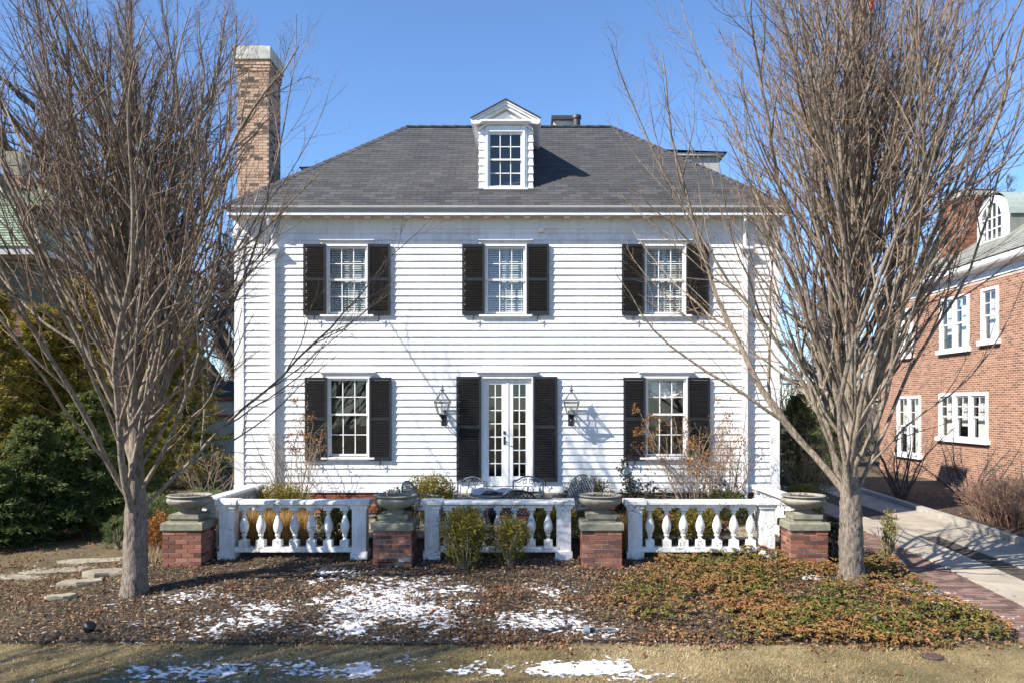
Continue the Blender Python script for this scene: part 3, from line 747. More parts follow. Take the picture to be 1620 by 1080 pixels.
# ridge and hip caps
def caps(p0, p1, hw, name, mat='shingle', step=.2, nside=None):
    p0, p1 = Vector(p0), Vector(p1); d = p1 - p0; L = d.length; d.normalize(); n = int(L / step); side = Vector((d.y, -d.x, 0)).normalized() if abs(d.z) < .95 else Vector((1, 0, 0)); up = side.cross(d); up = up if up.z > 0 else -up
    for i in range(n):
        a = p0 + d * (i * L / n - .02); b = p0 + d * ((i + 1) * L / n + .03)
        va = [a - side * hw - up * .04 + up * .02, a + up * .045, a + side * hw - up * .04 + up * .02]; vb = [b - side * hw - up * .04, b + up * .025, b + side * hw - up * .04]
        th = up * -.02
        MB().add(va + vb + [q + th for q in va + vb], [(0, 1, 4, 3), (1, 2, 5, 4), (6, 9, 10, 7), (7, 10, 11, 8), (0, 6, 7, 1), (1, 7, 8, 2), (3, 4, 10, 9), (4, 5, 11, 10), (0, 3, 9, 6), (2, 8, 11, 5)]).build('cap_shingle', mat, roof)
caps((RX0, RY, RZ), (RX1, RY, RZ), .13, 'ridge', 'ridge_dark', .3)
caps((EX0, EY, EZ), (RX0, RY, RZ), .11, 'hip'); caps((EX1, EY, EZ), (RX1, RY, RZ), .11, 'hip')
# vent stack and curb behind the ridge
rv = MB().box(PX(875, 3.5), PX(915, 3.5), 3.3, 3.9, 9.4, PZ(193, 3.4)).build('roof_curb', 'soffit', roof)
MB().box(PX(872, 3.5), PX(909, 3.5), 3.22, 3.95, PZ(193, 3.4) + .003, PZ(186.5, 3.4)).build('curb_cap', 'dark_flashing', roof)
MB().lathe([(.10, 9.5), (.10, 10.14), (.125, 10.15), (.125, 10.22), (.11, 10.24)], 18, (PX(912, 3.2), 3.15, 0)).build('vent_pipe', 'dark_flashing', roof, smooth=True)

# ---- front dormer -------------------------------------------------
dm = empty('dormer'); dm.parent = house
dc, dy = -.035, .22; dz0 = PZ(300, dy); hw = .59
def roofz(y): return EZ + SL * (y - EY)
zc = PZ(200, dy)                                # underside of the cornice
by = (zc + .02 - EZ) / SL + EY
for s in (-1, 1):
    xa = dc + s * hw
    mb = MB().add([(xa, dy, dz0 - .1), (xa, by, zc), (xa, dy, zc), (xa - s * .06, dy, dz0 - .1), (xa - s * .06, by, zc), (xa - s * .06, dy, zc)], [(0, 1, 2), (3, 5, 4), (0, 2, 5, 3), (1, 4, 5, 2), (0, 3, 4, 1)])
    mb.build('cheek', 'white_siding', dm)
    n = 8; ph = (zc - dz0) / n                   # clapboard ends beside the casing
    for i in range(n):
        z = dz0 + i * ph; x_in = dc + s * .46; x_out = dc + s * (hw + .01)
        yb_ = (z + ph - EZ) / SL + EY
        MB().add([(x_in, dy - .028, z), (x_out + s * .022, dy - .028, z), (x_in, dy - .006, z + ph), (x_out, dy - .006, z + ph), (x_in, dy + .03, z), (x_in, dy + .03, z + ph),
                  (x_out + s * .022, yb_, z), (x_out, yb_ + .05, z + ph)], [(0, 1, 3, 2), (0, 2, 5, 4), (1, 6, 7, 3), (2, 3, 7, 5), (0, 4, 6, 1), (4, 5, 7, 6)]).build('clapboard', 'white_siding', dm)
wx0, wx1, wz0, wz1 = PX(773, dy), PX(826, dy), PZ(296, dy), PZ(211, dy)
mb = MB().box(dc - .46, wx0, dy - .045, dy + .05, dz0 + .0, zc).box(wx1, dc + .46, dy - .045, dy + .05, dz0, zc).box(wx0, wx1, dy - .044, dy + .05, wz1, zc).box(wx0, wx1, dy - .044, dy + .05, dz0, wz0).build('casing', 'white_trim', dm)
MB().box(wx0 - .06, wx0 - .02, dy - .062, dy - .046, dz0 + .02, wz1 + .06).box(wx1 + .02, wx1 + .06, dy - .062, dy - .046, dz0 + .02, wz1 + .06).box(wx0 - .06, wx1 + .06, dy - .063, dy - .046, wz1 + .02, wz1 + .062).build('band_molding', 'white_trim', dm)
MB().box(dc - .5, dc + .5, dy - .09, dy + .02, dz0 - .025, dz0 + .012).build('sill', 'white_trim', dm)
zm = (wz0 + wz1) / 2 + .01
sash(dm, 0, wx0, wx1, zm - .02, wz1, dy - .01, pname='upper_sash', stile=.035, mun=.018); sash(dm, 0, wx0, wx1, wz0, zm + .02, dy + .03, pname='lower_sash', stile=.035, mun=.018)
MB().box(dc - .5, dc + .5, dy + .4, dy + .42, dz0, zc).build('inner_wall', 'wall_core', dm)
# pediment: cornice with raking sides
fy = dy - .20; zp = PZ(193.5, fy); apex = PZ(157, fy); eh = .785; ez = PZ(187, fy)
MB().prism([(dy, zc), (dy - .10, zc + .015), (dy - .15, zc + .05), (dy - .17, zc + .06), (dy - .17, zc + .10), (dy, zc + .10)], dc - .64, dc + .64).build('cornice', 'white_trim', dm)
MB().add([(dc - .62, dy - .02, zc + .10), (dc + .62, dy - .02, zc + .10), (dc, dy - .02, apex - .12), (dc - .62, dy + .04, zc + .10), (dc + .62, dy + .04, zc + .10), (dc, dy + .04, apex - .12)], [(0, 1, 2), (3, 5, 4), (0, 3, 4, 1), (1, 4, 5, 2), (2, 5, 3, 0)]).build('tympanum', 'white_trim', dm)
for s in (-1, 1):
    A = Vector((dc + s * eh, fy, ez)); B = Vector((dc, fy, apex)); d = (B - A).normalized(); nrm = Vector((-d.z * s, 0, d.x * s)); nrm = nrm if nrm.z > 0 else -nrm
    def layer(t0, t1, y0, y1, name, mat, e0=0.0):
        a0, b0, a1, b1 = A - nrm * t0, B - Vector((0, 0, t0 / nrm.z)), A - nrm * t1, B - Vector((0, 0, t1 / nrm.z))
        a0 = Vector((dc + s * (eh - e0), 0, a0.z + (a0.x - (dc + s * (eh - e0))) * -s * 0)); a1.x = dc + s * (eh - e0 - (t1 - t0) * .25)
        vs = [(q.x, yv, q.z) for yv in (y0, y1) for q in (a0, b0, b1, a1)]
        MB().add(vs, [(0, 1, 2, 3), (7, 6, 5, 4), (0, 4, 5, 1), (1, 5, 6, 2), (2, 6, 7, 3), (3, 7, 4, 0)]).build(name, mat, dm)
    yr = (ez - EZ) / SL + EY + .25
    layer(.0, .05, fy + .006, dy + .1, 'raking_molding', 'white_trim'); layer(.05, .10, fy + .03, dy + .1, 'raking_molding', 'white_trim', .03); layer(.10, .16, fy + .065, dy + .1, 'raking_molding', 'white_trim', .07); layer(.21, .25, fy + .12, dy + .1, 'raking_molding', 'white_trim', .17)
    # roof plane of the dormer running back into the main roof
    yA = (ez + .02 - EZ) / SL + EY; yB = (apex + .02 - EZ) / SL + EY
    P = [(A.x, fy - .02, A.z), (B.x, fy - .02, B.z), (B.x, yB + .05, B.z), (A.x, yA + .05, A.z)]
    MB().add([(p[0], p[1], p[2] + .012) for p in P] + [(p[0], p[1], p[2] - .012) for p in P], [(0, 1, 2, 3), (7, 6, 5, 4), (0, 4, 5, 1), (1, 5, 6, 2), (2, 6, 7, 3), (3, 7, 4, 0)]).build('dormer_roof', 'ridge_dark', dm)
    # side eave: soffit box under the roof edge
    MB().prism([(A.x, ez - .012), (A.x - s * .02, ez - .10), (A.x - s * .06, ez - .13), (A.x - s * .2, zc), (A.x - s * .24, zc + .04)], fy + .01, yA + .02, 'y').build('side_eave', 'white_trim', dm)
MB().prism([(dy - .12, dz0 - .06), (dy - .12, dz0 - .03), (dy + .02, dz0 + .02), (dy + .02, dz0 - .02)], dc - .72, dc + .68).build('flashing', 'dark_flashing', dm)
# ---- side dormers on the hip slopes -------------------------------
def side_dormer(s, xin, xout, y0, y1, zt):
    d = empty('side_dormer'); d.parent = house
    MB().box(min(xin, xout), max(xin, xout), y0, y1, EZ + .1, zt - .16).build('cheek', 'gutter_grey', d)
    MB().box(min(xin, xout + s * .1), max(xin, xout + s * .1), y0 - .1, y1 + .1, zt - .16, zt - .09).build('fascia', 'gutter_grey', d)
    e = xout + s * .18
    MB().add([(xin - s * 1.2, y0 - .15, zt + .02), (e, y0 - .15, zt - .085), (e, y1 + .15, zt - .085), (xin - s * 1.2, y1 + .15, zt + .02), (xin - s * 1.2, (y0 + y1) / 2, zt + .22), (e - s * .5, (y0 + y1) / 2, zt + .1)], [(0, 1, 5, 4), (1, 2, 5), (2, 3, 4, 5), (0, 3, 2, 1), (0, 4, 3)]).build('dormer_roof', 'shingle_a', d)
side_dormer(1, 4.0, PX(1138, 2.6), 2.6, 4.0, PZ(238, 2.6)); side_dormer(-1, -3.9, PX(486, 2.9), 2.9, 4.0, PZ(262, 2.9))

# ---- chimney ------------------------------------------------------
ch = empty('chimney'); ch.parent = house
cy0 = 1.36; S_ = F / (CAMD + cy0); cx0, cx1 = PX(375, cy0), PX(425, cy0); cy1 = cy0 + .93
zt = PZ(95, cy0)
MB().box(cx0 + .012, cx1 - .012, cy0 + .012, cy1 - .012, 0, zt).build('core', 'mortar_light', ch)
rr = random.Random(9); nb = 0; cc = []; hh = []; tt = []
z = 6.6; k = 0
while z < zt - .06:
    proud = 0.0 if z < zt - .28 else .02 + .012 * ((z - zt + .28) / .07)
    step = .208; x = cx0 - (k % 2) * step / 2 - proud
    while x < cx1 + proud - .02:
        a, b = max(x, cx0 - proud), min(x + step - .011, cx1 + proud)
        if b - a > .03:
            if nb < 300: brick(ch, 'brick_tan', a, b, cy0 - proud + rr.uniform(-.003, .003), cy0 + .1, z, z + .058); nb += 1
        x += step
    y = cy0 + .1 - (k % 2) * .1
    while y < cy1 - .02:
        a, b = max(y, cy0 + .105), min(y + step - .011, cy1)
        if b - a > .03:
            for xx in (cx1 + proud, cx0 - proud):
                cc.append((xx - (.05 if xx > cx0 + .3 else -.05), (a + b) / 2, z + .029)); hh.append((.05, (b - a) / 2, .029)); tt.append(rr.random())
        y += step
    z += .069; k += 1
z = .3; k = 0
tag(link('side_bricks', boxes_np(cc, hh, tt, 'brick_tan_a', 'side_bricks'), ch), kind='stuff')
zb_, zt_ = zt, PZ(75, cy0)
MB().box(cx0 - .085, cx1 + .06, cy0 - .07, cy1 + .09, zb_, zt_).build('cap_band', 'chimney_cap', ch)
MB().add([(cx0 - .06, cy0 - .05, zt_), (cx1 + .04, cy0 - .05, zt_), (cx1 + .04, cy1 + .07, zt_), (cx0 - .06, cy1 + .07, zt_), (cx0 + .16, cy0 + .16, zt_ + .12), (cx1 - .18, cy0 + .16, zt_ + .12), (cx1 - .18, cy1 - .14, zt_ + .12), (cx0 + .16, cy1 - .14, zt_ + .12)],
         [(0, 1, 5, 4), (1, 2, 6, 5), (2, 3, 7, 6), (3, 0, 4, 7), (4, 5, 6, 7), (3, 2, 1, 0)]).build('cap_wash', 'concrete_cap', ch)

# ================================================================== WALL LANTERNS
def lantern(x, label):
    o = empty('wall_lantern', (x, -.30, 2.28), 0, label, 'lantern', 'wall lanterns beside the French doors')
    def frame(h0, h1, r0, r1, rad): 
        mb = MB(); c = [(-1, -1), (1, -1), (1, 1), (-1, 1)]
        for (a, b) in c: mb.tube([(a * r0, b * r0, h0), (a * r1, b * r1, h1)], rad, 5)
        for hh_, r_ in ((h0, r0), (h1, r1)):
            for i in range(4):
                a, b = c[i], c[(i + 1) % 4]; mb.tube([(a[0] * r_, a[1] * r_, hh_), (b[0] * r_, b[1] * r_, hh_)], rad * .9, 5)
        return mb
    frame(.20, .44, .092, .156, .0115).build('body_frame', 'grey_metal', o)
    mb = frame(.465, .66, .165, .045, .0105)
    mb.add([(-.185, -.185, .44), (.185, -.185, .44), (.185, .185, .44), (-.185, .185, .44), (-.155, -.155, .468), (.155, -.155, .468), (.155, .155, .468), (-.155, .155, .468)], [(0, 1, 5, 4), (1, 2, 6, 5), (2, 3, 7, 6), (3, 0, 4, 7)]).build('roof_frame', 'grey_metal', o)
    MB().lathe([(.05, .645), (.055, .665), (.03, .69), (.02, .70), (.062, .725), (.03, .755), (.014, .77), (.03, .785), (.012, .80), (.008, .83), (.004, .885)], 12).build('finial', 'grey_metal', o, smooth=True)
    c = [(-1, -1), (1, -1), (1, 1), (-1, 1)]
    for i in range(4):
        a, b = c[i], c[(i + 1) % 4]
        MB().add([(a[0] * .092, a[1] * .092, .205), (b[0] * .092, b[1] * .092, .205), (b[0] * .155, b[1] * .155, .436), (a[0] * .155, a[1] * .155, .436)], [(0, 1, 2, 3)]).build('glass_pane', 'lamp_glass', o)
        MB().add([(a[0] * .157, a[1] * .157, .47), (b[0] * .157, b[1] * .157, .47), (b[0] * .047, b[1] * .047, .655), (a[0] * .047, a[1] * .047, .655)], [(0, 1, 2, 3)]).build('roof_pane', 'lamp_glass', o)
    MB().lathe([(.03, .02), (.05, .05), (.03, .09), (.045, .13), (.075, .165), (.085, .195), (.085, .204)], 12).build('holder', 'black_metal', o, smooth=True)
    mb = MB()
    for (a, b) in ((-.03, 0), (.03, .01), (0, -.03)): mb.tube([(a, b, .2), (a, b, .34)], .011, 6)
    mb.build('candles', 'candle', o)
    mb = MB().box(-.06, .06, .262, .285, -.06, .28)
    for s in (-1, 1): mb.tube([(s * .03, .27, -.0), (s * .035, .16, -.02), (s * .02, .05, .01), (0, 0, .05)], .012, 6)
    mb.tube([(0, .27, .17), (0, .12, .10), (0, .02, .09)], .014, 6).build('bracket', 'black_metal', o)
    return o
lantern(PX(700, -.3), 'clear glass wall lantern just left of the tall door shutters')
lantern(PX(904, -.3), 'clear glass wall lantern just right of the tall door shutters')

# ================================================================== BALUSTRADE, PIERS, URNS
BAL = [(.058, 0), (.058, .008), (.054, .012), (.03, .03), (.034, .06), (.052, .085), (.04, .105), (.05, .125), (.07, .17), (.081, .23), (.078, .28), (.062, .34), (.04, .40), (.032, .44), (.03, .465), (.046, .48), (.05, .495), (.036, .51), (.055, .53)]
_mb = MB().lathe(BAL, 16, (0, 0, .12)); _mb.box(-.075, .075, -.075, .075, 0, .125).box(-.072, .072, -.072, .072, .648, .70)
BAL_ME = _mb.mesh('baluster', 'white_old', True)
def balustrade(loc, rz, L, n, label, posts=(True, True), zs=(0, 0)):
    o = empty('balustrade', loc, rz, label, 'balustrade', 'white balustrades round the terrace')
    pw = .25; m = 0
    a = pw if posts[0] else 0; b = L - pw if posts[1] else L
    for k, x in ((0, 0), (1, L - pw)):
        if not posts[k]: continue
        z0 = zs[k]
        MB().box(x, x + pw, -pw / 2, pw / 2, z0 + .1, .87).box(x - .025, x + pw + .025, -pw / 2 - .025, pw / 2 + .025, z0 - .06, z0 + .105).build('post', 'white_old', o)
        MB().box(x - .03, x + pw + .03, -pw / 2 - .03, pw / 2 + .03, .865, .915).box(x - .012, x + pw + .012, -pw / 2 - .012, pw / 2 + .012, .84, .866).prism([(-pw / 2 - .065, .935), (-pw / 2 - .05, .916), (pw / 2 + .05, .916), (pw / 2 + .065, .935), (pw / 2 + .065, .985), (pw / 2 + .03, 1.012), (-pw / 2 - .03, 1.012), (-pw / 2 - .065, .985)], x - .065, x + pw + .065).build('post_cap', 'white_old', o)
    pr = [(-.09, .868), (-.09, .90), (-.13, .92), (-.155, .935), (-.155, .97), (-.12, 1.0), (.12, 1.0), (.155, .97), (.155, .935), (.13, .92), (.09, .90), (.09, .868)]
    MB().prism(pr, a + (.066 if posts[0] else 0), b - (.066 if posts[1] else 0)).build('top_rail', 'white_old', o)
    MB().box(a + .001, b - .001, -.085, .085, .085, .17).build('bottom_rail', 'white_old', o)
    for i in range(n): link('baluster', BAL_ME, o, (a + (b - a) * (i + .5 + .0) / n, 0, .169), (0, 0, R(random.uniform(-2, 2))))
    return o
byc = -3.8 + .125
for xa, xb_, lab in ((345, 581, 'white balustrade between the two left brick piers, with tan grass behind'), (670, 905, 'middle white balustrade with two boxwood bushes growing against its front'), (992, 1228, 'white balustrade between the two right brick piers, peeling at its bottom rail')):
    X0 = PX(xa, -3.8) + .02; balustrade((X0, byc, 0), 0, PX(xb_, -3.8) - .02 - X0, 7, lab)
balustrade((-5.28, -3.45, 0), R(90), 2.4, 8, 'white balustrade running back to the house behind the leftmost urn', zs=(0, .15))
balustrade((5.33, -3.45, 0), R(90), 2.4, 8, 'white balustrade running back to the house behind the rightmost urn', zs=(0, .15))

def pier(px0, px1, label, broken=False):
    x0, x1 = PX(px0, -4.27), PX(px1, -4.27); wd = x1 - x0; y0 = -4.27; y1 = y0 + wd; zt = .55; zbm = min(float(gz(x0, y0)), float(gz(x1, y0))) - .12
    cx, cy = (x0 + x1) / 2, (y0 + y1) / 2
    o = empty('brick_pier', (cx, cy, zbm), 0, label, 'pier', 'brick piers along the terrace edge')
    h = wd / 2; T = zt - zbm
    mc = MB().box(-h + .012, h - .012, -h + .009 + (.07 if broken else 0), h - .009, 0, .22).box(-h + .0115, h - .0115, -h + .0095, h - .0095, .22, T)
    mc.build('mortar_core', 'mortar', o)
    rr = random.Random(px0); k = 0; z = T - .077
    while z > -.08:
        z0 = max(z, 0); off = (k % 2)
        cuts = [-h, -h + .215, -h + .43, h] if not off else [-h, -h + .105, -h + .325, -h + .54, h]
        for face in range(4):
            for a, b in zip(cuts[:-1], cuts[1:]):
                if b - a < .03: continue
                if broken and face == 0 and k in (6, 7) and -.1 < a < .12: continue
                pr = rr.uniform(-.004, .004); g = .0075
                aa = a + (g if a > -h + .001 else 0); bb = b - (g if b < h - .001 else 0)
                if face == 0: q = (aa, bb, -h + pr, -h + .1)
                elif face == 1: q = (h - .1, h + pr, aa if a > -h + .001 else -h + .105, bb if b < h - .001 else h - .105)
                elif face == 2: q = (aa, bb, h - .1, h + pr)
                else: q = (-h + pr, -h + .1, aa if a > -h + .001 else -h + .105, bb if b < h - .001 else h - .105)
                if q[1] - q[0] > .01 and q[3] - q[2] > .01: brick(o, 'brick_pier', *q, z0, z + .062)
        z -= .077; k += 1
    c = h + .03
    cap = MB().add([(-c, -c, T + .002), (c, -c, T + .002), (c, c, T + .002), (-c, c, T + .002), (-c, -c, T + .105), (c, -c, T + .105), (c, c, T + .105), (-c, c, T + .105), (-c + .02, -c + .02, T + .13), (c - .02, -c + .02, T + .13), (c - .02, c - .02, T + .13), (-c + .02, c - .02, T + .13)],
                   [(0, 1, 5, 4), (1, 2, 6, 5), (2, 3, 7, 6), (3, 0, 4, 7), (4, 5, 9, 8), (5, 6, 10, 9), (6, 7, 11, 10), (7, 4, 8, 11), (8, 9, 10, 11), (3, 2, 1, 0)]).build('cap_stone', 'concrete_cap', o)
    return cx, cy, zt + .131
UP = [(.10, .0), (.18, .0), (.185, .03), (.15, .055), (.13, .075), (.14, .085), (.19, .10), (.27, .135), (.335, .175), (.368, .215), (.375, .245), (.36, .27), (.325, .285), (.32, .292), (.345, .297), (.372, .305), (.38, .318), (.372, .328), (.345, .33), (.32, .322), (.29, .285), (.15, .24), (.02, .23)]
def gad(a, z): return 1 + (.018 * abs(math.cos(a * 14)) if .12 < z < .275 else 0)
URN_ME = MB().lathe(UP, 84, mod=gad).mesh('bowl', 'urn_stone', True)
def urn(cx, cy, z, label, plant=None):
    o = empty('garden_urn', (cx, cy, z), random.uniform(-.06, .06), label, 'urn', 'stone urns on the brick piers')
    MB().box(-.235, .235, -.235, .235, 0, .05).box(-.255, .255, -.255, .255, .05, .125).build('plinth', 'concrete_cap', o)
    link('bowl', URN_ME, o, (0, 0, .112))
    MB().lathe([(.30, .385), (.28, .405), (.12, .412), (.01, .41)], 24).build('soil', 'soil', o)
    rg = np.random.default_rng(int(cx * 100) % 997)
    p = np.stack([rg.uniform(-.2, .2, 60), rg.uniform(-.2, .2, 60), np.full(60, .41)], 1); v, f, t = leaf_quads(p, rg.uniform(.03, .07, 60), .6, rg, nrm=np.tile([0, 0, 1.0], (60, 1)))
    tag(link('dry_leaves', mesh_np('dry_leaves', v, f, 'dry_leaf', t), o), kind='stuff')
    return o
for px0, px1, lab, ul, br in ((257, 318, 'leftmost brick pier, scored with dark cracks, beside the pine shrub', 'stone urn with dry stalks on the leftmost brick pier', False),
                              (590, 651, 'brick pier with broken bricks at its foot, left of the middle balustrade', 'stone urn on the broken-footed brick pier left of the middle balustrade', True),
                              (921, 984, 'soot-stained brick pier right of the middle balustrade', 'stone urn on the stained pier, in front of the lattice chair', False),
                              (1251, 1310, 'rightmost brick pier beside the right bare tree trunk', 'pale stone urn on the rightmost pier beside the tree trunk', False)):
    q = pier(px0, px1, lab, br); urn(*q, ul)

# ================================================================== PATIO FURNITURE
def arc(c, r, a0, a1, n=10, plane='xz', sq=1.0):
    return [(c[0] + r * math.cos(a0 + (a1 - a0) * i / n), c[1], c[2] + sq * r * math.sin(a0 + (a1 - a0) * i / n)) for i in range(n + 1)]
def scroll(cx, cz, r, s, y=0, turns=1.3):
    return [(cx + s * r * (1 - .75 * t) * math.cos(6.283 * turns * t + 1.57), y, cz + r * (1 - .75 * t) * math.sin(6.283 * turns * t + 1.57)) for t in [i / 18 for i in range(19)]]
def chair(loc, rz, style, mat, label, wd=.56, hb=.92):
    """front faces -Y"""
    o = empty('patio_chair', loc, rz, label, 'chair', 'metal patio chairs on the terrace'); h = wd / 2; sz = .42
    mb = MB().box(-h, h, -.25, .25, sz, sz + .025).tube([(-h, -.25, sz + .01), (h, -.25, sz + .01)], .016, 6)
    mb.build('seat', mat, o)
    for sx in (-1, 1):
        MB().tube([(sx * (h - .02), -.23, sz), (sx * h, -.26, .0)], .016, 6).build('leg', mat, o); MB().tube([(sx * (h - .02), .23, sz), (sx * h, .29, .0)], .016, 6).build('leg', mat, o)
        MB().tube([(sx * h, .26, sz + .25), (sx * (h + .03), .05, sz + .25), (sx * (h + .035), -.18, sz + .235), (sx * (h + .03), -.24, sz + .20), (sx * h, -.23, sz + .01)], .017, 6).build('arm', mat, o)
    lean = lambda z: .24 + .16 * (z - sz) / .5
    fr = MB()
    def P(pts): return [(x, lean(z), z) for x, _, z in pts]
    if style == 'scroll':
        top = [(-h, 0, hb - .09), (-h * .75, 0, hb - .085), (-h * .4, 0, hb - .025), (0, 0, hb), (h * .4, 0, hb - .025), (h * .75, 0, hb - .085), (h, 0, hb - .09)]
        fr.tube(P(top), .019, 6); fr.tube(P([(-h, 0, sz), (-h, 0, hb - .09)]), .017, 6); fr.tube(P([(h, 0, sz), (h, 0, hb - .09)]), .017, 6); fr.build('back_frame', mat, o)
        b = MB(); b.tube(P([(-.03 + h * 0, 0, sz), (0, 0, hb - .22)]), .016, 6)
        for s in (-1, 1):
            b.tube(P(scroll(s * .075, hb - .11, .06, s)), .010, 5); b.tube(P([(s * .02, 0, hb - .05), (s * .12, 0, hb - .07), (s * .2, 0, hb - .13), (s * (h - .02), 0, hb - .10)]), .011, 5)
            b.tube(P([(0, 0, hb - .22), (s * .06, 0, hb - .2), (s * .11, 0, hb - .26), (s * .1, 0, sz + .05)]), .011, 5); b.tube(P(scroll(s * .16, sz + .12, .055, -s)), .010, 5)
            b.tube(P([(s * (h - .05), 0, sz + .02), (s * (h - .06), 0, hb - .2), (s * (h - .01), 0, hb - .12)]), .010, 5)
        b.build('back_scrolls', mat, o)
    else:
        n = 14; top = [(h * math.cos(math.pi * (1 - i / n)), 0, hb - .22 + .22 * math.sin(math.pi * i / n)) for i in range(n + 1)]
        pts = [(-h, 0, sz)] + top + [(h, 0, sz)]; fr.tube(P(pts), .017, 6); fr.build('back_frame', mat, o)
        b = MB(); inside = lambda x, z: abs(x) < h - .005 and z > sz + .03 and z < hb - .22 + .22 * math.sqrt(max(0, 1 - (x / h) ** 2))
        stp = .085
        for s in (-1, 1):
            k = -14
            while k < 15:
                pts = []
                for i in range(61):
                    x = -h + 2 * h * i / 60; z = sz + .25 + s * x * 1.3 + k * stp
                    if inside(x, z): pts.append((x, 0, z))
                if len(pts) > 2: b.tube(P([pts[0], pts[len(pts) // 2], pts[-1]]), .0085, 5)
                k += 1
        if style == 'arch':
            for r_ in (.10, .19): b.tube(P([(r_ * math.cos(math.pi * i / 12), 0, sz + .18 + .24 * r_ / .19 * math.sin(math.pi * i / 12)) for i in range(13)]), .011, 5)
        b.build('back_lattice', mat, o)
    return o
TZ = .23
chair((PX(744, -1.75), -1.55, TZ), R(0), 'scroll', 'grey_metal', 'grey scroll-backed patio chair facing the street, left of the door centre', .60, .95)
chair((PX(834, -1.75), -1.6, TZ), R(-3), 'scroll', 'grey_metal', 'grey scroll-backed patio chair facing the street, behind the black chair', .62, .97)
chair((PX(820, -3.0), -2.95, TZ), R(180), 'arch', 'black_metal', 'black patio chair with arched lattice back turned to the street', .66, .90)
chair((PX(672, -2.4), -2.35, TZ), R(70), 'lattice', 'grey_metal', 'dark grey patio chair seen side-on by the round boxwood', .54, .96)
chair((PX(903, -2.1), -2.2, TZ), R(-38), 'lattice', 'grey_metal', 'grey patio chair with tall diamond lattice back behind an urn', .56, 1.06)
tb = empty('patio_table', (PX(783, -2.3), -2.3, TZ), 0, 'round patio table with grey cloth and dark vase-shaped pedestal', 'table')
MB().lathe([(.50, .70), (.50, .725), (.48, .73)], 32).build('table_top', 'grey_metal', tb)
MB().lathe([(.22, 0), (.22, .03), (.08, .06), (.06, .12), (.10, .2), (.15, .32), (.14, .42), (.08, .52), (.06, .6), (.12, .68), (.14, .70)], 20).build('pedestal', 'black_metal', tb, smooth=True)
rg = np.random.default_rng(8); V = []; n = 28
for j in range(12):
    for i in range(n + 1):
        u = i / n; v = j / 11; x = -.42 + .84 * u; yv = -.3 + .6 * v
        V.append((x, yv, .735 + .10 * float(vnoise(np.array(x * 7 + 5), np.array(yv * 7 + 3))) * (1.2 - u * .3)))
MB().add(V, [(j * (n + 1) + i, j * (n + 1) + i + 1, (j + 1) * (n + 1) + i + 1, (j + 1) * (n + 1) + i) for j in range(11) for i in range(n)]).build('cloth', 'cloth_grey', tb, smooth=True)

# ================================================================== NEIGHBOURING HOUSES
# right: red brick house seen along its side wall (wall plane faces -X)
NX = 14.35; NY0, NY1 = 1.0, 14.0
nb_ = empty('brick_house', (NX, (NY0 + NY1) / 2, .1), 0, 'red brick house with white windows and slate roof at the right edge', 'house')
nb_.location = (0, 0, 0)
NOP = [(7.45, 9.25, 4.5, 6.2), (5.85, 6.75, 4.62, 6.2), (11.2, 12.9, 4.5, 6.15), (6.4, 9.3, 1.62, 3.05), (10.6, 12.4, .9, 3.0)]
ybk = sorted({NY0, NY1, *[o[0] for o in NOP], *[o[1] for o in NOP]}); zbk = sorted({-.2, 6.5, *[o[2] for o in NOP], *[o[3] for o in NOP]})
mb = MB()
for i in range(len(ybk) - 1):
    for j in range(len(zbk) - 1):
        cy_, cz_ = (ybk[i] + ybk[i + 1]) / 2, (zbk[j] + zbk[j + 1]) / 2
        if not any(o[0] < cy_ < o[1] and o[2] < cz_ < o[3] for o in NOP): mb.box(NX + .008, NX + .25, ybk[i], ybk[i + 1], zbk[j], zbk[j + 1])
mb.build('wall', 'mortar_light', nb_)
MB().box(NX + .03, NX + 9, NY0, NY0 + .2, -.2, 6.5).box(NX + .3, NX + 9, NY1 - .2, NY1, -.2, 6.5).box(NX + 3, NX + 3.1, NY0 + .2, NY1 - .2, 0, 6.5).build('inner_wall', 'wall_core', nb_)
cc = []; hh = []; tt = []; rr = random.Random(31); k = 0; z = -.1
while z < 6.42:
    y = NY0 - (k % 2) * .108
    while y < NY1:
        a, b = max(y, NY0), min(y + .205, NY1); segs = [(a, b)]
        for o in NOP:
            if z + .05 > o[2] - .02 and z < o[3] + .02:
                new = []
                for (s, e) in segs:
                    if e <= o[0] - .0 or s >= o[1]: new.append((s, e))
                    else:
                        if s < o[0]: new.append((s, o[0]))
                        if e > o[1]: new.append((o[1], e))
                segs = new
        for (s, e) in segs:
            if e - s > .03: cc.append((NX + .03, (s + e) / 2, z + .026)); hh.append((.026 + rr.uniform(-.002, .002), (e - s) / 2 - .004, .0255)); tt.append(rr.random())
        y += .2165
    z += .068; k += 1
tag(link('bricks', boxes_np(cc, hh, tt, 'brick_house', 'bricks'), nb_), kind='stuff')
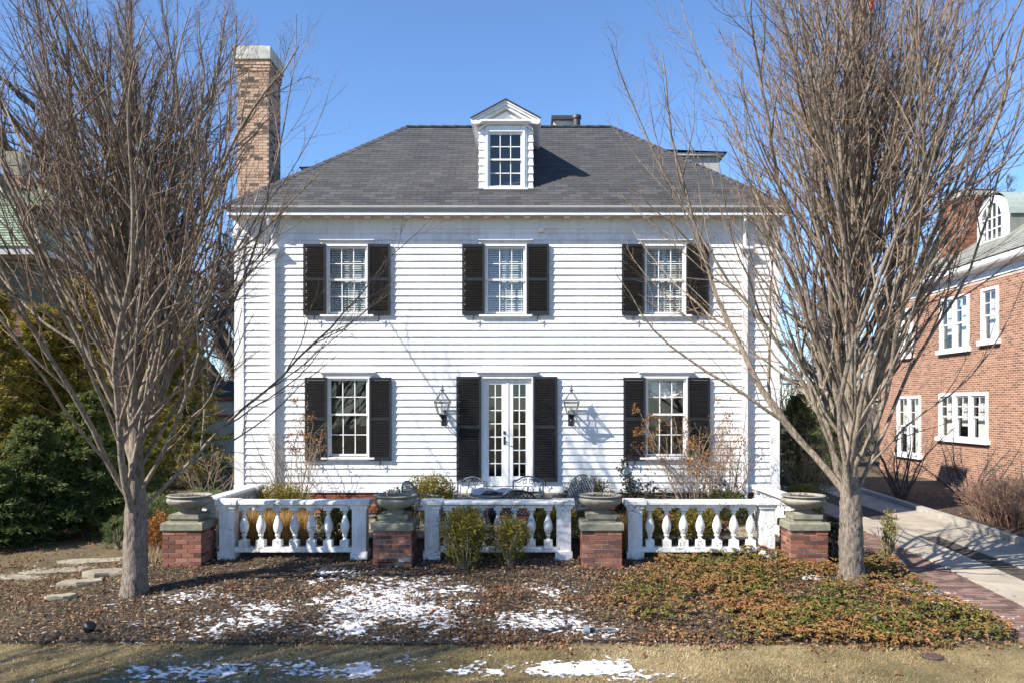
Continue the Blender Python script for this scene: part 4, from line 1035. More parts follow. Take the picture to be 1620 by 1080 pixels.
def side_window(y0, y1, z0, z1, units, rows=2, cols=2):
    w_ = empty('window', (NX, 0, 0), R(90)); w_.parent = nb_           # local x -> world y, local y -> world -x
    # local frame: x along +Y world, outward is -X world = +y local
    L0, L1 = y0, y1
    MB().box(L0, L0 + .08, -.06, .05, z0, z1).box(L1 - .08, L1, -.06, .05, z0, z1).box(L0 + .08, L1 - .08, -.06, .048, z1 - .08, z1).build('frame', 'white_trim', w_)
    MB().box(L0 - .1, L1 + .1, -.05, .12, z0 - .14, z0).build('sill', 'white_trim', w_)
    uw = (L1 - L0 - .16 - .14 * (units - 1)) / units
    for u in range(units):
        a = L0 + .08 + u * (uw + .14); b = a + uw
        if u: MB().box(a - .14, a, -.06, .046, z0, z1 - .08).build('mullion', 'white_trim', w_)
        zm = (z0 + z1 - .08) / 2
        mb = MB()
        for (q0, q1, yo) in ((zm - .02, z1 - .08, .0), (z0, zm + .03, -.035)):
            mb.box(a, a + .05, yo - .03, yo, q0, q1).box(b - .05, b, yo - .03, yo, q0, q1).box(a + .05, b - .05, yo - .029, yo - .001, q0, q0 + .05).box(a + .05, b - .05, yo - .029, yo - .001, q1 - .05, q1)
        for i in range(1, cols): x = a + .05 + (b - a - .1) * i / cols; mb.box(x - .011, x + .011, -.026, -.004, zm, z1 - .1)
        for j in range(1, rows): z = zm + (z1 - .08 - zm) * j / rows; mb.box(a + .05, b - .05, -.025, -.005, z - .011, z + .011)
        mb.build('sash', 'white_trim', w_)
        MB().box(a + .04, b - .04, -.017, -.013, zm + .02, z1 - .12).build('pane', 'glass', w_); MB().box(a + .04, b - .04, -.052, -.048, z0 + .04, zm).build('pane', 'glass', w_)
        MB().box(a, b, -.22, -.2, zm - .3 if u % 2 else z0, z1).build('blind', 'curtain', w_)
for (y0, y1, z0, z1), u in zip(NOP, (2, 1, 2, 3, 2)): side_window(y0, y1, z0, z1, u)
MB().box(NX - .02, NX + .2, NY0 - .1, NY1 + .1, 6.5, 6.72).prism([(NX - .05, 6.72), (NX - .30, 6.80), (NX - .34, 6.86), (NX - .34, 7.0), (NX + .2, 7.0), (NX + .2, 6.72)], NY0 - .2, NY1 + .2, 'y').build('cornice', 'white_trim', nb_)
nr = MB().add([(NX - .36, NY0 - .3, 7.01), (NX - .36, NY1 + .3, 7.01), (NX + 4.6, NY1 - 3.5, 10.3), (NX + 4.6, NY0 - .3, 10.3), (NX + 9, NY0 - .3, 7.0), (NX + 9, NY1 + .3, 7.0)], [(0, 1, 2, 3), (3, 2, 5, 4), (1, 5, 2), (0, 3, 4)]).build('roof', 'ridge_dark', nb_)
ln = math.hypot(4.96, 3.29)
shingle_field(np.random.default_rng(4), (NX - .36, 0, 7.03), (0, -1, 0), np.array([4.96, 0, 3.29]) / ln, lambda s: (-(NY1 + .3) + 3.8 * s / ln, -(NY0 - .3)), ln, .18, .28, .018, 0, None, 'slate', 'slate', 'slates', nr)
# arched dormer
ad = empty('arched_dormer'); ad.parent = nb_
ay0, ay1 = 7.15, 8.75; ax = 15.35; az0, azs = 7.62, 8.95
n = 14; yc = (ay0 + ay1) / 2; hr = (ay1 - ay0) / 2
def archpts(h, extra=0.0): return [(yc - h, az0)] + [(yc - h * math.cos(math.pi * i / n), azs - .35 + (h + extra) * .95 * math.sin(math.pi * i / n)) for i in range(n + 1)] + [(yc + h, az0)]
po, pi_ = archpts(hr), archpts(hr - .24)
vs = [(ax - .04, *p) for p in po] + [(ax - .04, *p) for p in pi_] + [(ax + .1, *p) for p in po] + [(ax + .1, *p) for p in pi_]; m_ = len(po)
MB().add(vs, [(i, i + 1, m_ + i + 1, m_ + i) for i in range(m_ - 1)] + [(2 * m_ + i, 3 * m_ + i, 3 * m_ + i + 1, 2 * m_ + i + 1) for i in range(m_ - 1)] + [(i, 2 * m_ + i, 2 * m_ + i + 1, i + 1) for i in range(m_ - 1)] + [(m_ + i, m_ + i + 1, 3 * m_ + i + 1, 3 * m_ + i) for i in range(m_ - 1)]).build('arch_casing', 'white_trim', ad)
MB().add([(ax + .02, *p) for p in archpts(hr - .2)], [tuple(range(m_))]).build('pane', 'glass', ad)
mb = MB()
for q in (-.33, 0, .33): mb.box(ax - .02, ax + .015, yc + q * hr - .025, yc + q * hr + .025, az0, azs + .25)
for z in (7.95, 8.3, 8.65): mb.box(ax - .015, ax + .012, yc - hr + .2, yc + hr - .2, z - .02, z + .02)
mb.box(ax - .08, ax + .1, ay0 - .05, ay1 + .05, az0 - .16, az0).build('muntins', 'white_trim', ad)
MB().add([(ax + .11, *p) for p in po] + [(ax + 2.6, *p) for p in po], [(i, i + 1, m_ + i + 1, m_ + i) for i in range(m_ - 1)]).build('cheeks', 'slate', ad)
pr_ = [(yc - (hr + .07) * math.cos(math.pi * i / n), azs - .33 + (hr + .07) * .97 * math.sin(math.pi * i / n)) for i in range(n + 1)]
MB().add([(ax + .02, *p) for p in pr_] + [(ax + 2.8, *p) for p in pr_], [(i, i + 1, n + 2 + i, n + 1 + i) for i in range(n)]).build('barrel_roof', 'copper', ad)
def brick_stack(parent, x0, x1, y0, y1, z0, z1, mat, seed):
    rr = random.Random(seed); cc, hh, tt = [], [], []; z = z0; k = 0
    MB().box(x0 + .012, x1 - .012, y0 + .012, y1 - .012, z0 - .5, z1).build('core', 'mortar', parent)
    while z < z1 - .05:
        for (a0, a1, fixed, ax_) in ((x0, x1, y0, 'x'), (x0, x1, y1, 'x'), (y0 + .1, y1 - .1, x0, 'y'), (y0 + .1, y1 - .1, x1, 'y')):
            a = a0 - (k % 2) * .1
            while a < a1:
                s, e = max(a, a0), min(a + .205, a1); a += .216
                if e - s < .03: continue
                inn = .05 if fixed in (x0, y0) else -.05
                if ax_ == 'x': cc.append(((s + e) / 2, fixed + inn, z + .029)); hh.append(((e - s) / 2, .05, .029))
                else: cc.append((fixed + inn, (s + e) / 2, z + .029)); hh.append((.05, (e - s) / 2, .029))
                tt.append(rr.random())
        z += .069; k += 1
    tag(link('bricks', boxes_np(cc, hh, tt, mat, 'bricks'), parent), kind='stuff')
nch = empty('chimney'); nch.parent = nb_
cyy = 9.6; qx0, qx1 = PX(1524, cyy), PX(1574, cyy)
brick_stack(nch, qx0, qx1, cyy, cyy + 1.7, 7.4, PZ(310, cyy), 'brick_house', 12)
MB().box(qx0 - .1, qx1 + .1, cyy - .1, cyy + 1.8, PZ(310, cyy), PZ(303, cyy)).build('cap', 'chimney_cap', nch)
MB().add([(qx0 - .05, cyy - .05, PZ(300, cyy)), (qx1 + .02, cyy - .05, PZ(300, cyy)), (qx1 + .02, cyy + 1.7, PZ(300, cyy)), (qx0 - .05, cyy + 1.7, PZ(300, cyy)), (qx0 + .3, cyy + .4, PZ(294, cyy)), (qx1 - .3, cyy + .4, PZ(294, cyy)), (qx1 - .3, cyy + 1.2, PZ(294, cyy)), (qx0 + .3, cyy + 1.2, PZ(294, cyy))], [(0, 1, 5, 4), (1, 2, 6, 5), (2, 3, 7, 6), (3, 0, 4, 7), (4, 5, 6, 7), (3, 2, 1, 0)]).build('rain_cap', 'dark_flashing', nch)

# left: house with green tile roof
lh = empty('green_tiled_house', label='brick house with pale green tile roof at the left edge', cat='house')
LY = 4.0; LX = PX(66, LY); LEZ = PZ(392, LY)
def hip_roof(parent, x0, x1, y0, y1, ze, pitch, mat, seed, thick=.035, expo=.17, tabw=.3):
    hwid = min(x1 - x0, y1 - y0) / 2; zr = ze + hwid * pitch
    if x1 - x0 >= y1 - y0: ra, rb = (x0 + hwid, (y0 + y1) / 2), (x1 - hwid, (y0 + y1) / 2)
    else: ra, rb = ((x0 + x1) / 2, y0 + hwid), ((x0 + x1) / 2, y1 - hwid)
    r_ = MB().add([(x0, y0, ze), (x1, y0, ze), (x1, y1, ze), (x0, y1, ze), (*ra, zr), (*rb, zr)], [(0, 1, 5, 4), (1, 2, 5), (2, 3, 4, 5), (3, 0, 4), (3, 2, 1, 0)] if x1 - x0 >= y1 - y0 else [(0, 1, 4), (1, 2, 5, 4), (2, 3, 5), (3, 0, 4, 5), (3, 2, 1, 0)]).build('roof', 'ridge_dark', parent)
    rg = np.random.default_rng(seed); ln = hwid * math.hypot(1, pitch); c = 1 / math.hypot(1, pitch); sn = pitch * c
    shingle_field(rg, (0, y0, ze + .02), (1, 0, 0), (0, c, sn), lambda s: (x0 + s * c, x1 - s * c), ln, expo, tabw, thick, 0, None, mat, mat, 'tiles', r_, gap=.01)
    shingle_field(rg, (x1, 0, ze + .02), (0, 1, 0), (-c, 0, sn), lambda s: (y0 + s * c, y1 - s * c), ln, expo, tabw, thick, 0, None, mat, mat, 'tiles', r_, gap=.01)
    cm = MB()
    for (p, q) in (((x1, y0, ze), (*(rb if x1 - x0 >= y1 - y0 else ra), zr)), ((*ra, zr), (*rb, zr)), ((x1, y1, ze), (*rb, zr))):
        p, q = Vector(p), Vector(q); k = max(2, int((q - p).length / .3))
        for i in range(k): cm.tube([p.lerp(q, i / k) + Vector((0, 0, .03)), p.lerp(q, (i + 1.1) / k) + Vector((0, 0, .03))], [.10, .085], 7)
    cm.build('hip_tiles', mat, r_, tint=True)
    return zr
hip_roof(lh, LX - 9, LX, LY, LY + 12, LEZ, .75, 'green_tile', 2)
MB().box(LX - 8.95, LX - .02, LY + .02, LY + 11.9, LEZ - .18, LEZ - .004).build('eave_board', 'gutter_grey', lh)
MB().box(LX - 8.4, LX - .75, LY + .9, LY + 11.2, -.2, LEZ - .185).build('wall', 'green_house_wall', lh)
tag(link('bricks', boxes_np([(LX - .74, LY + 6, 2.7 - .03)], [(.02, 5.1, 2.8)], [.3], 'brick_dark', 'bricks'), lh), kind=None).name = 'brick_facing'
MB().box(LX - 8.41, LX - .9, LY + .872, LY + .899, -.2, 5.6).build('front_facing', 'mortar', lh)
cc = []; hh = []; tt = []; rr = random.Random(77)
for k in range(85):
    x = LX - 8.4 - (k % 2) * .108
    while x < LX - 1.0:
        cc.append((x + .1, LY + .87, -.15 + k * .068)); hh.append((.1, .012, .028)); tt.append(rr.random()); x += .2165
tag(link('front_bricks', boxes_np(cc, hh, tt, 'brick_dark', 'front_bricks'), lh), kind='stuff')
# dormer of that house
DX, DY = -13.9, 6.6
ld = empty('dormer'); ld.parent = lh
MB().box(DX - 2.2, DX, DY, DY + 3.6, 7.2, 8.55).build('wall', 'green_house_wall', ld)
for i in range(3):
    y_ = DY + .35 + i * 1.02
    MB().box(DX + .003, DX + .05, y_, y_ + .85, 7.45, 8.3).build('window_frame', 'garage_green', ld); MB().box(DX + .052, DX + .056, y_ + .08, y_ + .77, 7.53, 8.22).build('pane', 'glass', ld)
MB().box(DX - 1.7, DX - .25, DY - .03, DY - .002, 7.75, 8.4).build('front_opening', 'dark_flashing', ld)
hip_roof(lh, DX - 2.9, DX + .45, DY - .45, DY + 4.1, 8.6, .55, 'green_tile', 6)
lc = empty('chimney'); lc.parent = lh
cy_ = 8.2; qa, qb = PX(6, cy_), PX(32, cy_)
brick_stack(lc, qa, qb, cy_, cy_ + .7, 8.3, PZ(278, cy_), 'brick_dark', 8)
MB().box(qa - .01, qb + .01, cy_ - .01, cy_ + .71, PZ(278, cy_), PZ(262, cy_)).box(qa - .03, qb + .03, cy_ - .03, cy_ + .73, PZ(262, cy_), PZ(240, cy_)).build('stone_top', 'concrete_cap', lc)
# pale green outbuilding seen in the gap left of the house
gb = empty('outbuilding', label='pale green outbuilding with red trim in the gap left of the house', cat='outbuilding')
gy0 = 15.0
MB().box(PX(285, gy0), PX(420, gy0), gy0, gy0 + 4, -.2, PZ(625, gy0)).build('wall', 'garage_green', gb)
MB().box(PX(285, gy0) - .05, PX(420, gy0), gy0 - .05, gy0 - .003, PZ(660, gy0), PZ(655, gy0)).box(PX(285, gy0) - .05, PX(420, gy0), gy0 - .05, gy0 - .003, PZ(634, gy0), PZ(630, gy0)).build('red_trim', 'red_trim', gb)
MB().prism([(gy0 - .3, PZ(627, gy0)), (gy0 + 4.3, PZ(627, gy0)), (gy0 + 2, PZ(600, gy0))], PX(283, gy0), PX(425, gy0)).build('roof', 'ridge_dark', gb)

# ================================================================== TREES
def bare_tree(name, loc, label, seed, H=11.0, fork=1.15, r0=.19, spread=1.0, n1=30, n2=10, n3=8, n4=5, lean=(0, 0), mats=('bark', 'bark_limb', 'bark_twig'), group=None, ang=(26, 50), up1=.9, wander=.05, thick=1.0, cat_='tree', l1f=.66, t1max=.62, r1f=.42, w1=1.0):
    rng = np.random.default_rng(seed)
    root = empty(name, loc, rng.uniform(0, 6), label, cat_, group); ax = np.array([0, 0, 0.])
    k = 26; z = np.linspace(0, 1, k + 1); zz = np.where(z < 1, z, 1) * H
    tp = np.stack([.05 * H * .1 * np.sin(z * 5 + seed) + lean[0] * z, .05 * H * .1 * np.cos(z * 4 + seed) - .05 * H * .1 * math.cos(seed) + lean[1] * z, zz], 1)[None]
    tp[0, :, 0] -= tp[0, 0, 0]
    tr = np.where(zz < fork, r0 * (1 - .10 * zz / fork), r0 * .62 * (1 - (zz - fork) / (H - fork)) ** .8 + .006)[None]
    tr[0, 0] *= 1.22
    # trunk mesh with a rough surface
    zs = np.linspace(0, fork * 1.7, 34); ns = 36; V = []
    for zq in zs:
        cx, cy = np.interp(zq, zz, tp[0, :, 0]), np.interp(zq, zz, tp[0, :, 1]); rq = np.interp(zq, [0, .25, fork * .9, fork * 1.15, fork * 1.7], [r0 * 1.28, r0 * 1.04, r0 * .95, r0 * .90, r0 * .55])
        for i in range(ns):
            a = 2 * math.pi * i / ns; rr_ = rq * (1 + .05 * math.sin(3 * a + zq * 1.2) + .05 * rng.normal() + (.10 * max(0, math.cos(5 * a + seed)) * max(0, 1 - zq / .3)))
            V.append((cx + rr_ * math.cos(a), cy + rr_ * math.sin(a), zq - .08))
    f = [(j * ns + i, j * ns + (i + 1) % ns, (j + 1) * ns + (i + 1) % ns, (j + 1) * ns + i) for j in range(len(zs) - 1) for i in range(ns)]
    link('trunk', mesh_np('trunk', V, f, mats[0], smooth=True), root)
    # leader + scaffold limbs
    p, d, r, t = spawn(rng, tp, tr, n1, fork * .86 / H, t1max, R(ang[0]), R(ang[1]))
    h0 = p[:, 2] / H
    az = np.arange(n1) * 2.4 + rng.uniform(-.4, .4, n1); el = R(ang[1]) + (R(ang[0]) - R(ang[1])) * np.clip((p[:, 2] - fork) / (.45 * H), 0, 1) + np.clip(rng.normal(0, .04, n1), -.08, .05); el = el * spread
    d = np.stack([np.cos(az) * np.sin(el), np.sin(az) * np.sin(el), np.cos(el)], 1)
    L1 = (H - p[:, 2]) * rng.uniform(.80, 1.0, n1) * (l1f + .25 * h0)
    R1 = np.minimum(r * .62, r0 * rng.uniform(r1f * .45, r1f, n1)) * thick
    a1, b1 = grow(rng, p, d, L1, R1, R1 * .12 + .002, 18, up1 * .55, wander * w1)
    p, d, r, t = spawn(rng, a1, b1, n2, .08, .96, R(14), R(38), ax, .3)
    LL = np.repeat(L1, n2); L2 = LL * (1.02 - t) * rng.uniform(.38, .62, len(t)) + .35
    R2 = np.minimum(r * .62, .010 + .010 * L2) * thick
    a2, b2 = grow(rng, p, d, L2, R2, R2 * .2 + .001, 10, up1 * .5, wander * 1.4)
    p0, d0, r_, t0 = spawn(rng, tp, tr, int(n1 * 1.2), .35, .99, R(20), R(40)); L0 = (1.1 - t0) * H * .35
    a0, b0 = grow(rng, p0, d0, L0, np.minimum(r_ * .5, .03), .003, 10, up1 * .5, wander * 1.4)
    a2 = np.concatenate([a2, a0]); b2 = np.concatenate([b2, b0]); L2 = np.concatenate([L2, L0])
    p, d, r, t = spawn(rng, a2, b2, n3, .12, 1.0, R(20), R(48), ax, .25)
    L3 = np.repeat(L2, n3) * (1.1 - t) * rng.uniform(.25, .55, len(t)) + .18; R3 = np.minimum(r * .62, .0038 + .004 * L3) * thick
    a3, b3 = grow(rng, p, d, L3, R3, .0016 * thick, 5, .45, wander * 2.2)
    lm = cat([tubes(tp[:, 2:], tr[:, 2:], 10, rng), tubes(a1, b1, 7, rng), tubes(a2, b2, 5, rng)])
    link('limbs', mesh_np('limbs', *lm, mats[1], smooth=True), root)
    parts = [tubes(a3, b3, 3, rng)]
    if n4:
        sel = rng.random(len(a3)) < .9; a3, b3, L3 = a3[sel], b3[sel], L3[sel]
        p, d, r, t = spawn(rng, a3, b3, n4, .1, 1.0, R(25), R(58), ax, .15)
        L4 = np.repeat(L3, n4) * (1.1 - t) * rng.uniform(.25, .5, len(t)) + .07
        a4, b4 = grow(rng, p, d, L4, np.minimum(r * .7, .0032) * thick, .0014 * thick, 3, .3, wander * 3)
        parts.append(tubes(a4, b4, 3, rng))
    link('twigs', mesh_np('twigs', *cat(parts), mats[2]), root)
    return root, a3
lx, ly, lz = G(213, 938)
bare_tree('bare_tree', (lx, ly, lz), 'bare many-stemmed tree in front of the chimney, left of the house', 5, H=10.0, fork=1.25, r0=.175, n1=40, n2=11, n3=7, n4=3, group='bare street trees before the house', ang=(13, 35), l1f=.92, t1max=.54, up1=1.4, r1f=.36, w1=1.35, wander=.060)
rx, ry, rz_ = G(1347, 916)
bare_tree('bare_tree', (rx, ry, rz_), 'bare many-stemmed tree right of the house, growing out of the ground cover', 12, H=11.2, fork=1.12, r0=.185, n1=50, n2=11, n3=7, n4=3, group='bare street trees before the house', ang=(14, 34), l1f=.90, t1max=.55, up1=1.35, r1f=.36, w1=1.35, wander=.060)
# a street tree left of the frame: its thin shadows lie over the lawn and the bed
sh_ = [o for o in COL.objects if o.name.startswith('bare_tree') and o.parent is None][0]
# trees beyond: built once per kind, the others are copies
def copy_tree(o, loc, rz, scale, label):
    c = o.copy(); COL.objects.link(c); c.location = loc; c.rotation_euler = (0, 0, rz); c.scale = (scale,) * 3; c['label'] = label
    for ch in o.children:
        q = ch.copy(); COL.objects.link(q); q.parent = c
    return c
co_ = copy_tree(sh_, (-10.4, -13.0, -.7), 1.7, 1.0, 'bare street tree nearest the road, whose shadow lies on the lower left lawn')
GB = 'bare trees far behind the houses'
fa, _ = bare_tree('background_tree', (-19.8, 17.5, 0), 'dark crooked old tree behind the green-roofed house chimney', 33, H=20, fork=5.5, r0=.5, n1=24, n2=9, n3=7, n4=2, mats=('bark_dark', 'bark_dark', 'bark_dark'), group=GB, ang=(35, 78), up1=.35, wander=.17, thick=1.9, l1f=.85)
fb, _ = bare_tree('background_tree', (14.5, 40, 0), 'grey bare tree far behind the gap right of the house', 41, H=13.5, fork=2.5, r0=.28, n1=24, n2=9, n3=7, n4=3, mats=('bark_far', 'bark_far', 'bark_far'), group=GB, ang=(20, 55), up1=.7, wander=.09, thick=3.2, l1f=.62)
for (x, y, r_, s, lab) in ((-11.5, 34, 1, .95, 'grey bare tree far behind the gap left of the house'), (-15.5, 27, 2.2, 1.0, 'grey bare tree between the green roof and the tan chimney'),
                          (9.9, 30, 3, .85, 'grey bare tree close against the right wall of the house, far behind'), (19.5, 33, 4, .95, 'grey bare tree far behind the brick house eave'),
                          (27.5, 28, 5, 1.15, 'grey bare tree rising over the slate roof at the right edge'), (-25, 30, .4, 1.2, 'grey bare tree at the far left edge behind the old tree'), (-19, 42, 2.9, 1.0, 'grey bare tree faint behind the left street tree')):
    copy_tree(fb, (x, y, 0), r_, s, lab)
# far wood closing the view
rng = np.random.default_rng(55); N = 1500
P = np.stack([rng.uniform(-75, 75, N), rng.uniform(44, 62, N), np.zeros(N)], 1); LF = rng.uniform(3.5, 8.0, N) * (.7 + .6 * fbm(P[:, 0] * .12 + 30, P[:, 0] * 0 + 3, 3))
fa1, fb1 = grow(rng, P, np.stack([rng.normal(0, .15, N), rng.normal(0, .1, N), np.ones(N)], 1), LF, .07, .02, 4, .2, .08)
q_, d_, r_, t_ = spawn(rng, fa1, fb1, 6, .3, 1, R(20), R(55)); fa2, fb2 = grow(rng, q_, d_, rng.uniform(.8, 2.4, len(q_)), .03, .014, 2, .2, .2)
tag(link('far_wood', mesh_np('far_wood', *cat([tubes(fa1, fb1, 3, rng), tubes(fa2, fb2, 3, rng)]), 'bark_far')), 'grey-brown leafless wood on the horizon behind the houses', 'wood', kind='stuff')
def leaf_obj(name, p, size, aspect, mat, rng, parent=None, **k):
    v, f, t = leaf_quads(p, size, aspect, rng, **k); return link(name, mesh_np(name, v, f, mat, t), parent)

# ================================================================== SHRUBS
def ell(rng, N, rx, ry, rz, shell=.45, lump=.22, base=0.0, seed=0):
    d = unit3(rng.normal(size=(N, 3))); d[:, 2] = np.abs(d[:, 2]) * 1.0 - (rng.random(N) < .35) * np.abs(d[:, 2]) * 1.9
    d = unit3(d); a = np.arctan2(d[:, 1], d[:, 0]); e = d[:, 2]
    lum = 1 + lump * 2 * (fbm(a * 2.2 + seed + 20, e * 3 + seed * 1.7 + 20, 4) - .5)
    r = (1 - shell * rng.random(N) ** 1.7) * lum
    p = d * r[:, None] * np.array([rx, ry, rz]); return p, d
def boxwood(loc, rx, ry, rz, label, mat='box_leaf', N=9000, leaf=.035, seed=1, stems=True, group='boxwood shrubs', name='boxwood', cat_='shrub', lump=.48, lift=0.0):
    rng = np.random.default_rng(seed); o = empty(name, loc, 0, label, cat_, group)
    p, d = ell(rng, N, rx, ry, rz, .55, lump, seed=seed); p[:, 2] += rz * .95 + lift
    keep = p[:, 2] > .02; p, d = p[keep], d[keep]
    ax = unit3(d * .8 + rng.normal(size=p.shape) * .7 + np.array([0, 0, .45]))
    t = np.clip(.30 + .35 * rng.random(len(p)) + .5 * (fbm(p[:, 0] * 6 + 31, p[:, 2] * 6 + p[:, 1] * 5 + 40, 3) - .5) + .10 * d[:, 2], 0, 1)
    leaf_obj('foliage', p, leaf * rng.uniform(.7, 1.5, len(p)), .55, mat, rng, o, axis=ax, tint=t)
    if stems:
        k = 14; a = rng.random(k) * 6.283; dd = np.stack([np.cos(a) * rx * .8, np.sin(a) * ry * .8, np.full(k, (rz + lift) * 1.3)], 1)
        s, r = grow(rng, np.stack([np.cos(a) * .05, np.sin(a) * .05, np.zeros(k) - .03], 1), dd, rz * 1.5 + lift, .012, .004, 6, .2, .12)
        link('stems', mesh_np('stems', *tubes(s, r, 5, rng), 'bark_limb'), o)
    return o
TZ2 = .2
boxwood((PX(678, -1.0), -.95, TZ2), .55, .5, .50, 'round golden boxwood left of the French doors, behind the side-on chair', seed=1, N=11000, lift=.0)
boxwood((PX(928, -1.0), -.95, TZ2), .50, .45, .48, 'golden boxwood right of the French doors, behind the lattice chair', seed=2, N=9000)
boxwood((PX(446, -1.3), -1.3, TZ2), .60, .4, .42, 'low boxwood under the left hydrangea beside the house wall', seed=3, N=8000)
boxwood((PX(735, -4.2), -4.25, float(gzb(PX(735, -4.2), -4.25))), .36, .26, .46, 'larger boxwood bush in front of the middle balustrade', 'box_leaf', seed=4, N=9000, leaf=.034, lift=.08, lump=.6)
boxwood((PX(806, -4.2), -4.2, float(gzb(PX(806, -4.2), -4.2))), .30, .22, .36, 'smaller thinner boxwood bush in front of the middle balustrade', 'box_leaf', seed=5, N=4500, leaf=.032, lift=.13, lump=.7)
boxwood((PX(875, -3.2), -3.15, .08), .42, .28, .40, 'boxwood hedge piece behind the right end of the middle balustrade', 'box_leaf', seed=6, N=7000)
boxwood((PX(535, -3.1), -3.0, .06), .40, .3, .42, 'dark boxwood behind the right end of the left balustrade', 'box_leaf_green', seed=7, N=7000)
boxwood((PX(625, -3.0), -2.9, .1), .34, .3, .50, 'boxwood between the broken-footed pier and the house', 'box_leaf_green', seed=8, N=7000)
boxwood((PX(1020, -3.1), -3.0, .1), .32, .3, .38, 'leafy shrub behind the left end of the right balustrade', 'box_leaf', seed=9, N=5000)
boxwood((PX(1100, -3.0), -2.9, .12), .45, .3, .34, 'brownish shrub behind the middle of the right balustrade', 'box_leaf', seed=10, N=5000)
boxwood((PX(1145, -1.5), -1.5, .2), .5, .35, .36, 'low green shrub under the right hydrangea', 'box_leaf_green', seed=13, N=6000)
boxwood((PX(1265, 1.0), 1.0, 0), .52, .5, .40, 'bright yellow-green shrub behind the rightmost urn', 'box_leaf_yellow', seed=11, N=8000)
boxwood((PX(1262, 3.5), 3.5, 0), .9, .8, .62, 'dark clipped shrub in the shade beside the right wall of the house', 'spruce_leaf', seed=12, N=9000)
boxwood((PX(1402, -3.1), -3.2, float(gzb(PX(1402, -3.1), -3.2))), .13, .13, .40, 'narrow boxwood sprig beside the brick paving, right of the tree trunk', 'box_leaf', seed=14, N=900, leaf=.036, lift=.10, lump=.9)
boxwood((PX(1322, -3.9), -3.75, -.1), .20, .2, .34, 'sparse leafy shrub between the rightmost pier and the tree trunk', 'ivy_leaf', seed=15, N=900, leaf=.06, lift=.1, lump=.5)
boxwood((PX(1075, -2.4), -2.4, .2), .9, .3, .16, 'flat brown ground shrub inside the right balustrade', 'dry_leaf', seed=16, N=5000, leaf=.05, stems=False)
# tan ornamental grass behind the left balustrade
og = empty('ornamental_grass', (PX(430, -3.0), -3.0, .05), 0, 'golden tan ornamental grass behind the left balusters', 'grass clump')
rng = np.random.default_rng(61); N = 7500
p = np.stack([rng.uniform(-.62, .62, N), rng.uniform(-.2, .25, N), np.zeros(N)], 1); cl = np.round(p[:, 0] / .31) * .31
ln = np.stack([(p[:, 0] - cl) * 3.2 + rng.normal(0, .25, N), rng.normal(0, .45, N), np.ones(N)], 1); p[:, 0] = cl + (p[:, 0] - cl) * .55
v, f, t = blades(p, rng.uniform(.35, .78, N), .018, rng, dirs=ln); link('blades', mesh_np('blades', v, f, 'straw', t), og)
og2 = empty('ornamental_grass', (PX(972, -3.3), -3.3, .03), 0, 'rusty tan grass tuft between the stained pier and right balustrade', 'grass clump')
N = 1800; p = np.stack([rng.normal(0, .12, N), rng.normal(0, .1, N), np.zeros(N)], 1); v, f, t = blades(p, rng.uniform(.3, .75, N), .02, rng, lean=.35); link('blades', mesh_np('blades', v, f, 'straw', t), og2)
gx_, gy_, gz_ = G(244, 885)
og3 = empty('dry_grass_clump', (gx_, gy_, gz_), 0, 'pale dry grass clump at the left foot of the leftmost pier', 'grass clump')
N = 900; p = np.stack([rng.normal(0, .16, N), rng.normal(0, .14, N), np.zeros(N)], 1); v, f, t = blades(p, rng.uniform(.1, .36, N), .012, rng, lean=.5); link('blades', mesh_np('blades', v, f, 'tan_grass', t), og3)
# mugo pine and rusty shrub left of the first pier
def needle_bush(loc, rx, ry, rz, label, mat, seed, N, name, group=None):
    rng = np.random.default_rng(seed); o = empty(name, loc, 0, label, 'shrub', group)
    c, d = ell(rng, N, rx, ry, rz, .35, .3, seed=seed); c[:, 2] += rz * .8
    M = 26; P = np.repeat(c, M, 0); D = np.repeat(d, M, 0); ax = unit3(D * .9 + rng.normal(size=P.shape) * .55 + np.array([0, 0, .6]))
    P = P + ax * rng.uniform(-.02, .05, (len(P), 1)); t = np.clip(.35 + .3 * D[:, 2] + rng.normal(0, .16, len(P)), 0, 1)
    leaf_obj('needles', P, rng.uniform(.06, .10, len(P)), .10, mat, rng, o, axis=ax, tint=t)
    s, r = grow(rng, np.zeros((10, 3)), unit3(rng.normal(size=(10, 3)) + np.array([0, 0, 1.2])), rz * 1.2, .016, .006, 5, .2, .1); link('stems', mesh_np('stems', *tubes(s, r, 5, rng), 'bark_limb'), o)
    return o
q = G(225, 868); needle_bush((q[0], q[1] + .5, q[2]), .55, .5, .52, 'grey-green dwarf pine left of the leftmost brick pier', 'pine_leaf', 71, 420, 'dwarf_pine')
q = G(180, 868); needle_bush((q[0] + .05, q[1] + .1, q[2]), .26, .26, .32, 'small dwarf pine peeping out left of the left tree trunk', 'pine_leaf', 72, 110, 'dwarf_pine')
boxwood((PX(248, -3.6), -3.55, -.1), .34, .3, .40, 'rust-orange leafy shrub between the dwarf pine and leftmost pier', 'rust_leaf', seed=73, N=3500, leaf=.04)
needle_bush((PX(318, -2.4), -2.3, .0), .62, .5, .55, 'pale green dwarf pine behind the leftmost urn', 'pine_leaf', 74, 420, 'dwarf_pine')
